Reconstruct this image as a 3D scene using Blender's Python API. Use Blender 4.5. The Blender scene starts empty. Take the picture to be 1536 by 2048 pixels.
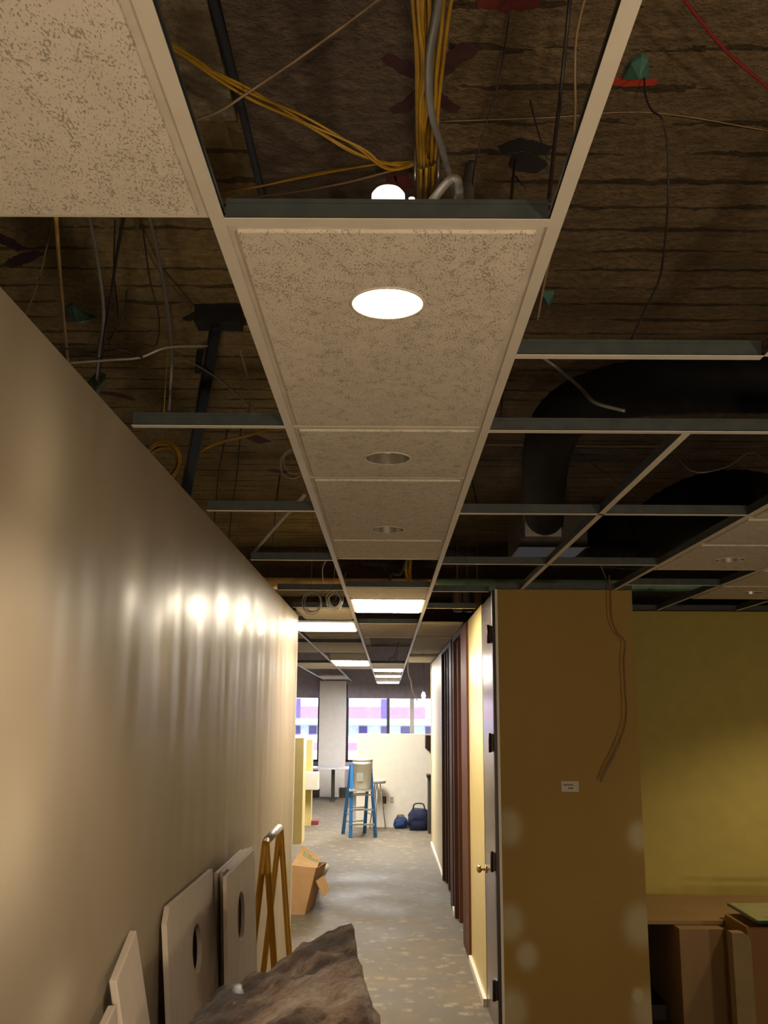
import bpy, bmesh, math, random
from math import sin, cos, tan, atan, pi, radians as R
from mathutils import Vector, Matrix, noise
random.seed(7)
S = bpy.context.scene
COL = S.collection
# ------------------------------------------------------------------ camera
CAMH = 1.93
F_PX, CX, CY = 1900.0, 768.0, 1024.0
PITCH, YAW, ROLL = R(12.06), R(0.33), R(0.4)      # up, to the left, content clockwise
_d = Vector((-sin(YAW) * cos(PITCH), cos(YAW) * cos(PITCH), sin(PITCH)))
_r0 = Vector((cos(YAW), sin(YAW), 0)); _u0 = _r0.cross(_d)
_r = _r0 * cos(ROLL) + _u0 * sin(ROLL); _u = _u0 * cos(ROLL) - _r0 * sin(ROLL)
cd = bpy.data.cameras.new('camera'); cam = bpy.data.objects.new('camera', cd); COL.objects.link(cam)
cam.matrix_world = Matrix(((_r.x, _u.x, -_d.x, 0), (_r.y, _u.y, -_d.y, 0), (_r.z, _u.z, -_d.z, CAMH), (0, 0, 0, 1)))
cd.sensor_fit = 'VERTICAL'; cd.sensor_height = 36.0; cd.lens = F_PX / 2048 * 36.0
cd.clip_start = 0.02; cd.clip_end = 300
S.camera = cam
def at(px, py, x=None, y=None, z=None):
    """world point seen at a photo pixel, on the plane x=, y= or z="""
    v = _d + _r * ((px - CX) / F_PX) + _u * ((CY - py) / F_PX)
    o = Vector((0, 0, CAMH))
    if x is not None: t = x / v.x
    elif y is not None: t = y / v.y
    else: t = (z - CAMH) / v.z
    return o + v * t
# ------------------------------------------------------------------ view, world
S.view_settings.view_transform = 'Standard'; S.view_settings.look = 'None'
S.view_settings.exposure = 0.7; S.view_settings.gamma = 1.0; S.view_settings.use_curve_mapping = False
S.cycles.max_bounces = 8; S.cycles.diffuse_bounces = 5; S.cycles.glossy_bounces = 4
S.cycles.sample_clamp_indirect = 6.0; S.cycles.caustics_reflective = False; S.cycles.caustics_refractive = False
W = bpy.data.worlds.new('sky'); S.world = W; W.use_nodes = True
W.node_tree.nodes['Background'].inputs[0].default_value = (0.72, 0.82, 1.0, 1)
W.node_tree.nodes['Background'].inputs[1].default_value = 1.3
sl = bpy.data.lights.new('sun', 'SUN'); sl.energy = 8.0; sl.color = (.93, .95, 1.0); sl.angle = R(1)
so = bpy.data.objects.new('sun', sl); COL.objects.link(so); so.rotation_euler = (R(48), 0, R(12)); so.location = (0, -20, 20)
WARM = (1.0, 0.80, 0.56)
P_SPOT, P_SPOT_BACK, P_TROFF, P_LENS, P_FILL = 30.0, 36.0, 26.0, 12.0, 42.0
# ------------------------------------------------------------------ materials
def nt(name):
    m = bpy.data.materials.new(name); m.use_nodes = True
    t = m.node_tree; b = t.nodes['Principled BSDF']; return m, t, b
def N(t, typ, **kw):
    n = t.nodes.new(typ)
    for k, v in kw.items(): setattr(n, k, v)
    return n
def coords(t, scale=(1, 1, 1), rot=(0, 0, 0), loc=(0, 0, 0)):
    g = N(t, 'ShaderNodeNewGeometry'); m = N(t, 'ShaderNodeMapping')
    m.inputs['Scale'].default_value = scale; m.inputs['Rotation'].default_value = rot; m.inputs['Location'].default_value = loc
    t.links.new(g.outputs['Position'], m.inputs['Vector']); return m.outputs[0]
def noi(t, vec, scale, detail=4, rough=.55):
    n = N(t, 'ShaderNodeTexNoise'); n.inputs['Scale'].default_value = scale; n.inputs['Detail'].default_value = detail
    n.inputs['Roughness'].default_value = rough; t.links.new(vec, n.inputs['Vector']); return n.outputs['Fac']
def ramp(t, fac, stops):
    r = N(t, 'ShaderNodeValToRGB'); e = r.color_ramp.elements
    while len(e) < len(stops): e.new(0.5)
    for k, (p, c) in enumerate(stops):
        e[k].position = p; e[k].color = (*c, 1) if len(c) == 3 else c
    t.links.new(fac, r.inputs[0]); return r.outputs[0]
def g3(v): return (v, v, v)
def mixc(t, fac, a, b):
    n = N(t, 'ShaderNodeMix', data_type='RGBA')
    for sock, v in ((n.inputs[6], a), (n.inputs[7], b)):
        if isinstance(v, tuple): sock.default_value = (*v, 1)
        else: t.links.new(v, sock)
    if isinstance(fac, (int, float)): n.inputs[0].default_value = fac
    else: t.links.new(fac, n.inputs[0])
    return n.outputs[2]
def math2(t, op, a, b=0.0, clamp=False):
    n = N(t, 'ShaderNodeMath', operation=op, use_clamp=clamp)
    for k, v in enumerate((a, b)):
        if isinstance(v, (int, float)): n.inputs[k].default_value = v
        else: t.links.new(v, n.inputs[k])
    return n.outputs[0]
def bump(t, b, h, strength=.3, dist=.01):
    n = N(t, 'ShaderNodeBump'); n.inputs['Strength'].default_value = strength; n.inputs['Distance'].default_value = dist
    t.links.new(h, n.inputs['Height']); t.links.new(n.outputs[0], b.inputs['Normal'])
def simple(name, col, rough=.6, metal=0.0, var=.12, vs=8.0, bs=0.0, bscale=60.0, scale=(1, 1, 1), spec=.5):
    m, t, b = nt(name)
    v = coords(t, scale); f = noi(t, v, vs)
    lo = tuple(max(0, c * (1 - var)) for c in col); hi = tuple(min(1, c * (1 + var)) for c in col)
    t.links.new(ramp(t, f, [(.3, lo), (.7, hi)]), b.inputs['Base Color'])
    b.inputs['Roughness'].default_value = rough; b.inputs['Metallic'].default_value = metal
    b.inputs['Specular IOR Level'].default_value = spec
    if bs: bump(t, b, noi(t, coords(t), bscale), bs, .004)
    return m
def emis(name, col, s):
    m, t, b = nt(name)
    b.inputs['Base Color'].default_value = (.9, .9, .88, 1)
    b.inputs['Emission Color'].default_value = (*col, 1); b.inputs['Emission Strength'].default_value = s
    # faint procedural unevenness of the diffuser
    f = noi(t, coords(t), 9.0); r = math2(t, 'MULTIPLY_ADD', f, .1); r.node.inputs[2].default_value = .35
    t.links.new(r, b.inputs['Roughness'])
    return m
M = {}
# acoustic tile: small dark fissures
def tile_mat():
    m, t, b = nt('acoustic_tile')
    v = coords(t, (1, .45, 1)); n1 = noi(t, v, 300, 2, .6); n2 = noi(t, coords(t), 12, 2)
    n3 = noi(t, coords(t, (1, .6, 1)), 55, 2, .5)
    pit = ramp(t, math2(t, 'MULTIPLY', n1, math2(t, 'ADD', n3, .5)), [(.365, g3(0)), (.42, g3(1))])
    base = ramp(t, n2, [(.3, (.60, .55, .47)), (.7, (.66, .60, .52))])
    t.links.new(mixc(t, pit, (.36, .32, .26), base), b.inputs['Base Color'])
    b.inputs['Roughness'].default_value = .95; b.inputs['Specular IOR Level'].default_value = .1
    bump(t, b, pit, .5, .003); return m
M['tile'] = tile_mat()
M['tile_edge'] = simple('tile_core', (.55, .50, .42), .95, bs=.3)
M['tee_face'] = simple('white_painted_tee', (.62, .57, .49), .45, var=.04)
M['tee_web'] = simple('galvanised_web', (.06, .072, .074), .5, .3, var=.2, vs=20)
def deck_mat(name, a, b_, ribs=True):
    m, t, b = nt(name)
    v = coords(t); f = noi(t, v, 2.2, 6, .6); f2 = noi(t, v, 28, 5, .7); fs = noi(t, coords(t, (.8, 14, 1)), 2.0, 4, .6)
    c = ramp(t, f, [(.32, a), (.7, b_)])
    c = mixc(t, ramp(t, f2, [(.35, g3(.55)), (.6, g3(0))]), c, tuple(x * .5 for x in a))
    c = mixc(t, ramp(t, fs, [(.4, g3(.35)), (.6, g3(0))]), c, tuple(x * .6 for x in a))
    h = f2
    if ribs:
        g = N(t, 'ShaderNodeNewGeometry'); s = N(t, 'ShaderNodeSeparateXYZ'); t.links.new(g.outputs['Position'], s.inputs[0])
        wob = math2(t, 'MULTIPLY', noi(t, coords(t, (3, 1.2, 1)), 3.0, 3), .05)
        yy = math2(t, 'ADD', s.outputs[1], wob)
        md = math2(t, 'PINGPONG', yy, .0775)
        brk = noi(t, coords(t, (1.2, 5, 1)), 2.4, 4, .65)
        th = math2(t, 'MULTIPLY', ramp(t, brk, [(.40, g3(0)), (.62, g3(1))]), .022)
        fine = math2(t, 'MULTIPLY', noi(t, v, 55, 3, .7), .010)
        cr = math2(t, 'LESS_THAN', math2(t, 'ADD', md, fine), math2(t, 'ADD', th, .0025))
        c = mixc(t, math2(t, 'MULTIPLY', cr, .65), c, (.010, .008, .006))
        h = math2(t, 'SUBTRACT', f2, math2(t, 'MULTIPLY', cr, .8))
    if ribs:  # yellower deck left of the beams, lightened to stand in for light missing there
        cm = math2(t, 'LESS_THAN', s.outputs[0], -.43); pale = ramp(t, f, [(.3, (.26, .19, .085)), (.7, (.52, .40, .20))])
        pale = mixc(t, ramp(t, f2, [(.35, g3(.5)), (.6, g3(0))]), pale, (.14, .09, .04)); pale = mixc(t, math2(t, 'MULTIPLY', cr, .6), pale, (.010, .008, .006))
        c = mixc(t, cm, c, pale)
    t.links.new(c, b.inputs['Base Color']); b.inputs['Roughness'].default_value = .95; b.inputs['Specular IOR Level'].default_value = .1
    bump(t, b, h, .9, .02); return m
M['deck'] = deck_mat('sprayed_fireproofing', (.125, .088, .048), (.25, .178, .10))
M['beam'] = deck_mat('smooth_fireproofing', (.11, .080, .060), (.165, .125, .093), False)
M['plaster'] = deck_mat('mottled_plaster', (.24, .18, .11), (.62, .54, .38), False)
def floor_mat():
    m, t, b = nt('scraped_concrete')
    v = coords(t); f = noi(t, v, 1.6, 6, .6)
    c = ramp(t, f, [(.3, (.088, .070, .046)), (.5, (.122, .098, .064)), (.72, (.185, .145, .090))])
    # glue residue in squarish flecks
    w = noi(t, coords(t, (1, 1, 1)), 4.5, 8, .75)
    vb = N(t, 'ShaderNodeTexVoronoi', distance='CHEBYCHEV'); vb.inputs['Scale'].default_value = 9
    t.links.new(coords(t), vb.inputs['Vector'])
    fl = math2(t, 'MULTIPLY', ramp(t, w, [(.48, g3(0)), (.56, g3(1))]), ramp(t, vb.outputs['Distance'], [(.18, g3(1)), (.42, g3(0))]))
    c = mixc(t, math2(t, 'MULTIPLY', fl, .55), c, (.36, .30, .20))
    y2 = noi(t, coords(t, loc=(5, 3, 0)), 2.3, 3); c = mixc(t, ramp(t, y2, [(.58, g3(0)), (.75, g3(.4))]), c, (.19, .165, .065))
    t.links.new(c, b.inputs['Base Color'])
    t.links.new(ramp(t, f, [(.3, g3(.58)), (.7, g3(.8))]), b.inputs['Roughness'])
    bump(t, b, w, .15, .004); return m
M['floor'] = floor_mat()
def patch_wall(name, base, patch, patches, axes, rough=(.42, .30)):
    """painted wall with joint-compound patches: (u, v, ru, rv) in metres on the wall plane"""
    m, t, b = nt(name)
    g = N(t, 'ShaderNodeNewGeometry'); s = N(t, 'ShaderNodeSeparateXYZ'); t.links.new(g.outputs['Position'], s.inputs[0])
    wv = noi(t, coords(t), 5.0, 3); acc = None
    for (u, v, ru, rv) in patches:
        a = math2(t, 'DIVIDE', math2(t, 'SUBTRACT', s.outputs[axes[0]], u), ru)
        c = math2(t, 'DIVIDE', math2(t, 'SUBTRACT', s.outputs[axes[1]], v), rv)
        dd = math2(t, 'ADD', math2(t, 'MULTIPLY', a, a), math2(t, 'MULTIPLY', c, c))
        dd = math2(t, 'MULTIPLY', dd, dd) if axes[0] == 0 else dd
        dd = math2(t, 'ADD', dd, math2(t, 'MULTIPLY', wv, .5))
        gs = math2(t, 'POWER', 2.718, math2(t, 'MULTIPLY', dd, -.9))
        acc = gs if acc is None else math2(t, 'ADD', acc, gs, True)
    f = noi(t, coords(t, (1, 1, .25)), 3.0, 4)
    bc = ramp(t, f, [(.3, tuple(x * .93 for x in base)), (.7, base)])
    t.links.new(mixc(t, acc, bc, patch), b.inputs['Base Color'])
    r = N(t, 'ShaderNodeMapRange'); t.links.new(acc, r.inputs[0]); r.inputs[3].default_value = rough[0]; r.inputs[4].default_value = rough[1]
    t.links.new(r.outputs[0], b.inputs['Roughness'])
    hb = noi(t, coords(t, (1, 1.6, .45)), 2.2, 1)
    bump(t, b, hb, .35, .05); return m
XL, XR = -.756, .681
ZC = 2.74
LW = []
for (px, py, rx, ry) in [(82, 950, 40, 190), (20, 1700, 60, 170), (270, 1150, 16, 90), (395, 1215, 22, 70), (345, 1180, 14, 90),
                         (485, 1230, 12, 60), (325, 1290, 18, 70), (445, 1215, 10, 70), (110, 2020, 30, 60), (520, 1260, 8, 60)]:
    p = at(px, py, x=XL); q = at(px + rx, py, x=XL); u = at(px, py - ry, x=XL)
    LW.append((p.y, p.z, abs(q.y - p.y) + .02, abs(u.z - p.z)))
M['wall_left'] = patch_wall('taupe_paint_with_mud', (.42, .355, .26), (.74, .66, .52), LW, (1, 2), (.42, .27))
OW = []
for (px, py, r) in [(1018, 1655, 26), (1278, 1672, 22), (1020, 1845, 26), (1282, 1852, 32), (1054, 1912, 20), (1022, 2022, 30), (1296, 2022, 30), (1275, 1990, 10)]:
    p = at(px, py, y=6.2); rr = r * 6.1 / 1900; OW.append((p.x, p.z, rr, rr * 1.25))
M['ochre'] = patch_wall('ochre_paint_with_spackle', (.34, .215, .045), (.52, .46, .30), OW, (0, 2), (.7, .8))
M['olive'] = simple('olive_yellow_paint', (.40, .325, .075), .7, var=.05)
M['yellow'] = simple('pale_yellow_paint', (.74, .60, .24), .35, var=.04)
M['cream'] = simple('cream_paint', (.72, .63, .43), .45, var=.05)
M['offwhite'] = simple('offwhite_paint', (.74, .69, .58), .6, var=.04)
M['colwhite'] = simple('white_column_paint', (.90, .87, .86), .6, var=.03)
M['white'] = simple('white_trim', (.78, .75, .68), .45, var=.04)
M['brown'] = simple('dark_brown_stain', (.045, .016, .010), .5, var=.35, vs=5, scale=(1, 1, .15), spec=.2)
M['redbrown'] = simple('red_brown_stain', (.10, .034, .013), .5, var=.3, vs=5, scale=(1, 1, .15), spec=.2)
M['doorface'] = simple('varnished_door', (.12, .085, .075), .24, var=.2, vs=4, scale=(1, 1, .2))
M['bronze'] = simple('dark_bronze', (.025, .015, .012), .4, .4)
M['brass'] = simple('brass', (.72, .52, .22), .22, 1.0, var=.08)
M['steel'] = simple('galvanised_steel', (.42, .41, .38), .35, .8, var=.2, vs=15)
M['darksteel'] = simple('dark_steel', (.035, .042, .055), .45, .4)
M['black'] = simple('black_foil_duct', (.005, .005, .006), .75, var=.3, spec=.15)
M['vav'] = simple('grey_sheet_metal_box', (.045, .036, .030), .5, .3, var=.2)
M['ycable'] = simple('yellow_cable_jacket', (.33, .18, .012), .45, var=.2, vs=12)
M['gcable'] = simple('grey_conduit', (.20, .19, .175), .5, .3, var=.15)
M['wwire'] = simple('white_wire', (.36, .33, .28), .5)
M['bwire'] = simple('black_wire', (.022, .016, .016), .6)
M['tanwire'] = simple('tan_wire', (.20, .135, .07), .6)
M['rwire'] = simple('red_wire', (.20, .012, .018), .5)
M['brownwire'] = simple('brown_wire', (.20, .075, .025), .5)
M['teal'] = simple('teal_clip', (.06, .15, .115), .6, var=.25, vs=20)
M['redpaint'] = simple('red_spray_paint', (.36, .028, .012), .7, var=.25, vs=20)
M['purplepaint'] = simple('maroon_spray_paint', (.045, .012, .016), .8, var=.4, vs=20)
M['blackpaint'] = simple('black_soot', (.012, .010, .010), .9, var=.4, vs=20)
M['darkred'] = simple('faded_red_mark', (.10, .012, .010), .8, var=.4, vs=12)
M['pipe_tan'] = simple('tan_pipe_wrap', (.62, .42, .20), .7, var=.35, vs=6)
M['pipe_green'] = simple('greenish_pipe_wrap', (.24, .42, .28), .6, var=.35, vs=6)
M['copper'] = simple('copper_duct', (.40, .24, .17), .4, .6)
M['frame_y'] = simple('orange_yellow_enamel', (.66, .34, .020), .35, var=.08)
M['ductape'] = simple('silver_tape', (.55, .54, .55), .4, .2)
M['card'] = simple('cardboard', (.52, .31, .14), .8, var=.1, vs=6)
M['card_in'] = simple('cardboard_inside', (.60, .37, .17), .8, var=.1)
M['green'] = simple('green_ink', (.05, .26, .12), .7)
M['blue'] = simple('blue_fibreglass', (.025, .16, .42), .4)
M['bag'] = simple('navy_bag_canvas', (.004, .010, .045), .75, var=.4, vs=12)
M['bag2'] = simple('blue_bag_canvas', (.006, .028, .11), .7, var=.3)
M['bucket'] = simple('white_bucket', (.80, .80, .76), .4, var=.06)
M['bucket_label'] = simple('grey_label', (.33, .33, .31), .6)
M['greylid'] = simple('grey_tray', (.36, .33, .28), .6)
M['table'] = simple('pale_laminate', (.62, .62, .68), .3)
M['desk'] = simple('maple_laminate', (.27, .165, .062), .5, var=.1, vs=4, scale=(1, 1, .3))
M['desk_o'] = simple('orange_maple', (.29, .14, .038), .5, var=.1, vs=4, scale=(1, 1, .3))
M['desk_lite'] = simple('beige_panel', (.28, .20, .09), .6)
M['shadowpanel'] = simple('dark_grey_panel', (.05, .045, .03), .6)
M['redthing'] = simple('red_brick_wood', (.20, .04, .03), .7)
M['plate'] = simple('beige_plate', (.50, .46, .36), .5)
M['label'] = simple('paper_label', (.55, .52, .46), .7)
M['ink'] = simple('grey_ink', (.18, .17, .15), .7)
M['ext_white'] = simple('white_render', (.85, .85, .86), .8)
M['ext_pink'] = simple('pink_panel', (.66, .17, .25), .7)
M['ext_blue'] = simple('pale_blue_ledge', (.45, .58, .68), .7)
M['ext_dark'] = simple('purple_dark_glass', (.13, .09, .24), .3)
M['blind'] = simple('mauve_blind', (.42, .37, .45), .8)
M['winframe'] = simple('black_aluminium', (.012, .010, .014), .4)
M['lens'] = emis('lit_downlight_lens', WARM, P_LENS)
M['troff'] = emis('lit_troffer_lens', (1.0, .86, .66), P_TROFF)
M['troff_far'] = emis('lit_far_troffer_lens', (1.0, .93, .84), P_TROFF * 1.7)
M['bulb'] = emis('lit_bulb', (1.0, .85, .65), 5.0)
M['baffle'] = simple('downlight_reflector', (.45, .42, .36), .25, .7)
M['plastic'] = None
def glassy(name, col, tr, rough=.05):
    m, t, b = nt(name)
    o = t.nodes['Material Output']; tb = N(t, 'ShaderNodeBsdfTransparent'); gb = N(t, 'ShaderNodeBsdfGlossy')
    tb.inputs[0].default_value = (*col, 1); gb.inputs['Roughness'].default_value = rough
    mx = N(t, 'ShaderNodeMixShader'); f = noi(t, coords(t), 3.0)
    mr = N(t, 'ShaderNodeMapRange'); t.links.new(f, mr.inputs[0]); mr.inputs[3].default_value = 1 - tr - .02; mr.inputs[4].default_value = 1 - tr + .02
    t.links.new(mr.outputs[0], mx.inputs[0]); t.links.new(tb.outputs[0], mx.inputs[1]); t.links.new(gb.outputs[0], mx.inputs[2])
    t.links.new(mx.outputs[0], o.inputs[0]); return m
M['glass'] = glassy('window_glass', (.93, .95, 1.0), .93)
M['plastic'] = glassy('clear_plastic', (.85, .85, .85), .85, .5)
M['tabletop_glass'] = simple('green_glass_top', (.25, .26, .12), .12, var=.1)
M['glass_edge'] = simple('teal_glass_edge', (.01, .09, .075), .15)
def fuzzy():
    m, t, b = nt('brown_shaggy_cloth')
    def rc(sc):
        m2 = N(t, 'ShaderNodeMapping'); m2.inputs['Scale'].default_value = sc; t.links.new(coords(t, rot=(0, 0, R(22))), m2.inputs['Vector']); return m2.outputs[0]
    f = noi(t, rc((5, 0.8, 5)), 1.25, 6, .6); f2 = noi(t, rc((3, 1, 3)), 24, 6, .7)
    c = ramp(t, f, [(.40, (.030, .012, .010)), (.47, (.12, .060, .042)), (.53, (.44, .29, .20)), (.62, (.75, .62, .51))])
    c = mixc(t, ramp(t, f2, [(.4, g3(.35)), (.6, g3(0))]), c, (.06, .036, .024))
    t.links.new(c, b.inputs['Base Color']); b.inputs['Roughness'].default_value = .95; b.inputs['Specular IOR Level'].default_value = .1
    b.inputs['Sheen Weight'].default_value = .3
    bump(t, b, f2, .7, .015); return m
M['fuzz'] = fuzzy()
# ------------------------------------------------------------------ mesh builder
class MB:
    def __init__(s): s.v = []; s.f = []; s.sm = []
    def add(s, vs, fs, smooth=False, mat=None):
        n = len(s.v); s.v += [tuple(mat @ Vector(p)) if mat else tuple(p) for p in vs]
        s.f += [tuple(i + n for i in f) for f in fs]; s.sm += [smooth] * len(fs); return s
    def box(s, x0, x1, y0, y1, z0, z1, mat=None):
        vs = [(x, y, z) for z in (z0, z1) for y in (y0, y1) for x in (x0, x1)]
        return s.add(vs, [(0, 2, 3, 1), (4, 5, 7, 6), (0, 1, 5, 4), (2, 6, 7, 3), (0, 4, 6, 2), (1, 3, 7, 5)], mat=mat)
    def prism(s, poly, axis, a, b):
        """extrude a 2-D polygon along axis 0/1/2 between a and b"""
        def p3(p, k):
            q = list(p); q.insert(axis, k); return tuple(q)
        n = len(poly); vs = [p3(p, a) for p in poly] + [p3(p, b) for p in poly]
        fs = [tuple(range(n))[::-1], tuple(range(n, 2 * n))] + [(i, (i + 1) % n, n + (i + 1) % n, n + i) for i in range(n)]
        return s.add(vs, fs)
    def tube(s, pts, r, seg=8, closed=False, cap=True):
        pts = [Vector(p) for p in pts]; n = len(pts); rs = r if isinstance(r, (list, tuple)) else [r] * n
        T = []
        for i in range(n):
            a = pts[(i - 1) % n] if (i or closed) else pts[0]; b = pts[(i + 1) % n] if (i < n - 1 or closed) else pts[-1]
            T.append((b - a).normalized())
        nr = T[0].orthogonal().normalized(); vs = []
        for i in range(n):
            nr = (nr - T[i] * nr.dot(T[i])).normalized(); bn = T[i].cross(nr)
            for k in range(seg):
                a = 2 * pi * k / seg; vs.append(pts[i] + (nr * cos(a) + bn * sin(a)) * rs[i])
        fs = []
        for i in range(n if closed else n - 1):
            j = (i + 1) % n
            for k in range(seg):
                k2 = (k + 1) % seg; fs.append((i * seg + k, i * seg + k2, j * seg + k2, j * seg + k))
        if cap and not closed:
            fs.append(tuple(range(seg))[::-1]); fs.append(tuple((n - 1) * seg + k for k in range(seg)))
        return s.add(vs, fs, True)
    def lathe(s, prof, c, seg=32, closed=False):
        """profile of (r, z) about a vertical axis through c"""
        vs = []; n = len(prof)
        for (r, z) in prof:
            for k in range(seg):
                a = 2 * pi * k / seg; vs.append((c[0] + r * cos(a), c[1] + r * sin(a), c[2] + z))
        fs = []
        for i in range(n - 1):
            for k in range(seg):
                k2 = (k + 1) % seg; fs.append((i * seg + k, i * seg + k2, (i + 1) * seg + k2, (i + 1) * seg + k))
        return s.add(vs, fs, True)
    def disc(s, c, r, up=False, seg=32):
        vs = [(c[0] + r * cos(2 * pi * k / seg), c[1] + r * sin(2 * pi * k / seg), c[2]) for k in range(seg)]
        f = tuple(range(seg)); return s.add(vs, [f if up else f[::-1]])
    def build(s, name, m, parent=None, bev=0.0):
        me = bpy.data.meshes.new(name); me.from_pydata(s.v, [], s.f)
        me.polygons.foreach_set('use_smooth', s.sm); me.materials.append(M[m] if isinstance(m, str) else m)
        bm = bmesh.new(); bm.from_mesh(me); bmesh.ops.recalc_face_normals(bm, faces=bm.faces); bm.to_mesh(me); bm.free()
        o = bpy.data.objects.new(name, me); COL.objects.link(o)
        if parent:
            o.parent = parent; o.matrix_parent_inverse = Matrix.Translation(-parent.location) if parent.type == 'EMPTY' else Matrix()
        if bev:
            b = o.modifiers.new('bevel', 'BEVEL'); b.width = bev; b.segments = 2; b.limit_method = 'ANGLE'
        return o
def smoothp(pts, k=8):
    """Catmull-Rom through the points"""
    P = [Vector(p) for p in pts]
    if len(P) < 3: return P
    Q = [P[0] * 2 - P[1]] + P + [P[-1] * 2 - P[-2]]; out = []
    for i in range(1, len(Q) - 2):
        for j in range(k):
            t = j / k; a, b, c, d = Q[i - 1:i + 3]
            out.append(.5 * ((2 * b) + (c - a) * t + (2 * a - 5 * b + 4 * c - d) * t * t + (3 * b - 3 * c + d - a) * t ** 3))
    return out + [P[-1]]
def tag(o, label, cat, group=None, kind=None):
    o['label'] = label; o['category'] = cat
    if group: o['group'] = group
    if kind: o['kind'] = kind
    return o
def thing(name, loc, label, cat, group=None):
    e = bpy.data.objects.new(name, None); COL.objects.link(e); e.location = loc; e.empty_display_size = .1
    return tag(e, label, cat, group)
def struct(name, mb, m, bev=0.0):
    o = mb.build(name, m, None, bev); o['kind'] = 'structure'; return o
def sth(name, loc):
    e = bpy.data.objects.new(name, None); COL.objects.link(e); e.location = loc; e['kind'] = 'structure'; return e
B = lambda *a, **k: MB().box(*a, **k)
# ================================================================== THE SETTING
DZ = 3.61      # underside of the deck above
struct('floor', B(-7, 7, -6, 24.4, -.12, 0), 'floor')
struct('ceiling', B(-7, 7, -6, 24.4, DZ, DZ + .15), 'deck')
struct('wall_left', B(XL - .12, XL, -6, 7.9, 0, ZC - .004), 'wall_left')
struct('trim_1', B(XL - .135, XL + .004, 7.9, 7.915, 0, ZC - .004), 'white')
struct('wall_back', B(-7, 7, -6.15, -6, -.1, DZ), 'offwhite')
struct('wall_west', B(-7.15, -7, -6, 24.4, -.1, DZ), 'offwhite')
struct('wall_east', B(7, 7.15, -6, 24.4, -.1, DZ), 'offwhite')
# corridor right side: closet end facing the camera, then wall and full-height doors
XE = 1.59
struct('wall_closet', B(XR + .028, XE, 6.2, 6.32, 0, ZC), 'ochre')
struct('trim_2', B(XR + .012, XR + .028, 6.192, 6.32, 0, ZC), 'white')
struct('wall_closet_side', B(XE - .10, XE, 6.32, 7.4, 0, ZC), 'ochre')
struct('wall_alcove', B(XE - .10, 7, 7.4, 7.52, 0, ZC - .005), 'olive')
struct('wall_right', B(XR, XR + .11, 7.0, 8.2, 0, ZC - .01), 'yellow')
struct('wall_right_middle', B(XR, XR + .11, 9.95, 10.2, 0, ZC - .01), 'cream')
struct('wall_right_far', B(XR, XR + .11, 12.1, 15.2, 0, ZC - .01), 'cream')
struct('trim_3', B(XR - .012, XR + .12, 15.2, 15.26, 0, ZC - .01), 'yellow')
struct('dust_strip_right', MB().box(XR - .025, XR, 7.0, 8.2, 0, .05).box(XR - .025, XR, 9.95, 10.2, 0, .05).box(XR - .025, XR, 12.1, 15.2, 0, .05), 'white')  # low white strip standing for plaster dust along the wall base
# door_1: the nearest, varnished, closed, knob on its far edge
d1 = sth('door_1', (XR, 6.6, 0))
dlf = B(XR + .002, XR + .045, 6.245, 6.99, .012, ZC - .02).build('door_leaf', 'doorface', d1)
B(XR - .008, XR + .012, 6.196, 6.245, 0, ZC - .005).build('door_frame', 'bronze', d1)
for py in (1270, 1485, 1720, 1975):
    zz = at(986, py, y=6.3).z
    mb = MB().box(XR - .030, XR, 6.23, 6.31, zz - .055, zz + .055)
    mb.tube([(XR - .030, 6.235, zz - .06), (XR - .030, 6.235, zz + .06)], .010, 10)
    mb.build('hinge', 'bronze', dlf)
kz = .90; ky = 6.90
kb = MB().tube([(XR, ky, kz), (XR - .008, ky, kz)], .028, 20).tube([(XR, ky, kz), (XR - .05, ky, kz)], .011, 14)
kb.tube([(XR - .032, ky, kz), (XR - .038, ky, kz), (XR - .048, ky, kz), (XR - .060, ky, kz), (XR - .066, ky, kz)], [.012, .022, .028, .023, .010], 20)
kb.build('door_knob', 'brass', dlf)
# door_2 and door_3: dark frames with recessed leaves
def frame_door(name, y0, y1, fw_near, mats, n):
    e = sth(name, (XR, (y0 + y1) / 2, 0)); H = ZC - .02
    B(XR - .018, XR + .11, y0, y0 + fw_near, 0, H).build('door_frame', mats[0], e)
    B(XR - .018, XR + .11, y1 - .10, y1, 0, H).build('door_frame', mats[1], e)
    B(XR + .05, XR + .095, y0 + fw_near, y1 - .10, .01, H - .05).build('door_leaf', mats[1], e)
    B(XR - .018, XR + .11, y0 + fw_near, y1 - .10, H - .05, H).build('door_head', mats[1], e)
    for k in range(n):
        yy = y0 + fw_near + (k + .7) * (y1 - .1 - y0 - fw_near) / n
        B(XR + .012, XR + .05, yy - .045, yy + .045, .01, H - .05).build('door_stile', mats[1 - k % 2], e)
frame_door('door_2', 8.2, 9.95, .62, ('redbrown', 'brown'), 2)
frame_door('door_3', 10.2, 12.1, .35, ('brown', 'brown'), 3)
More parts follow.
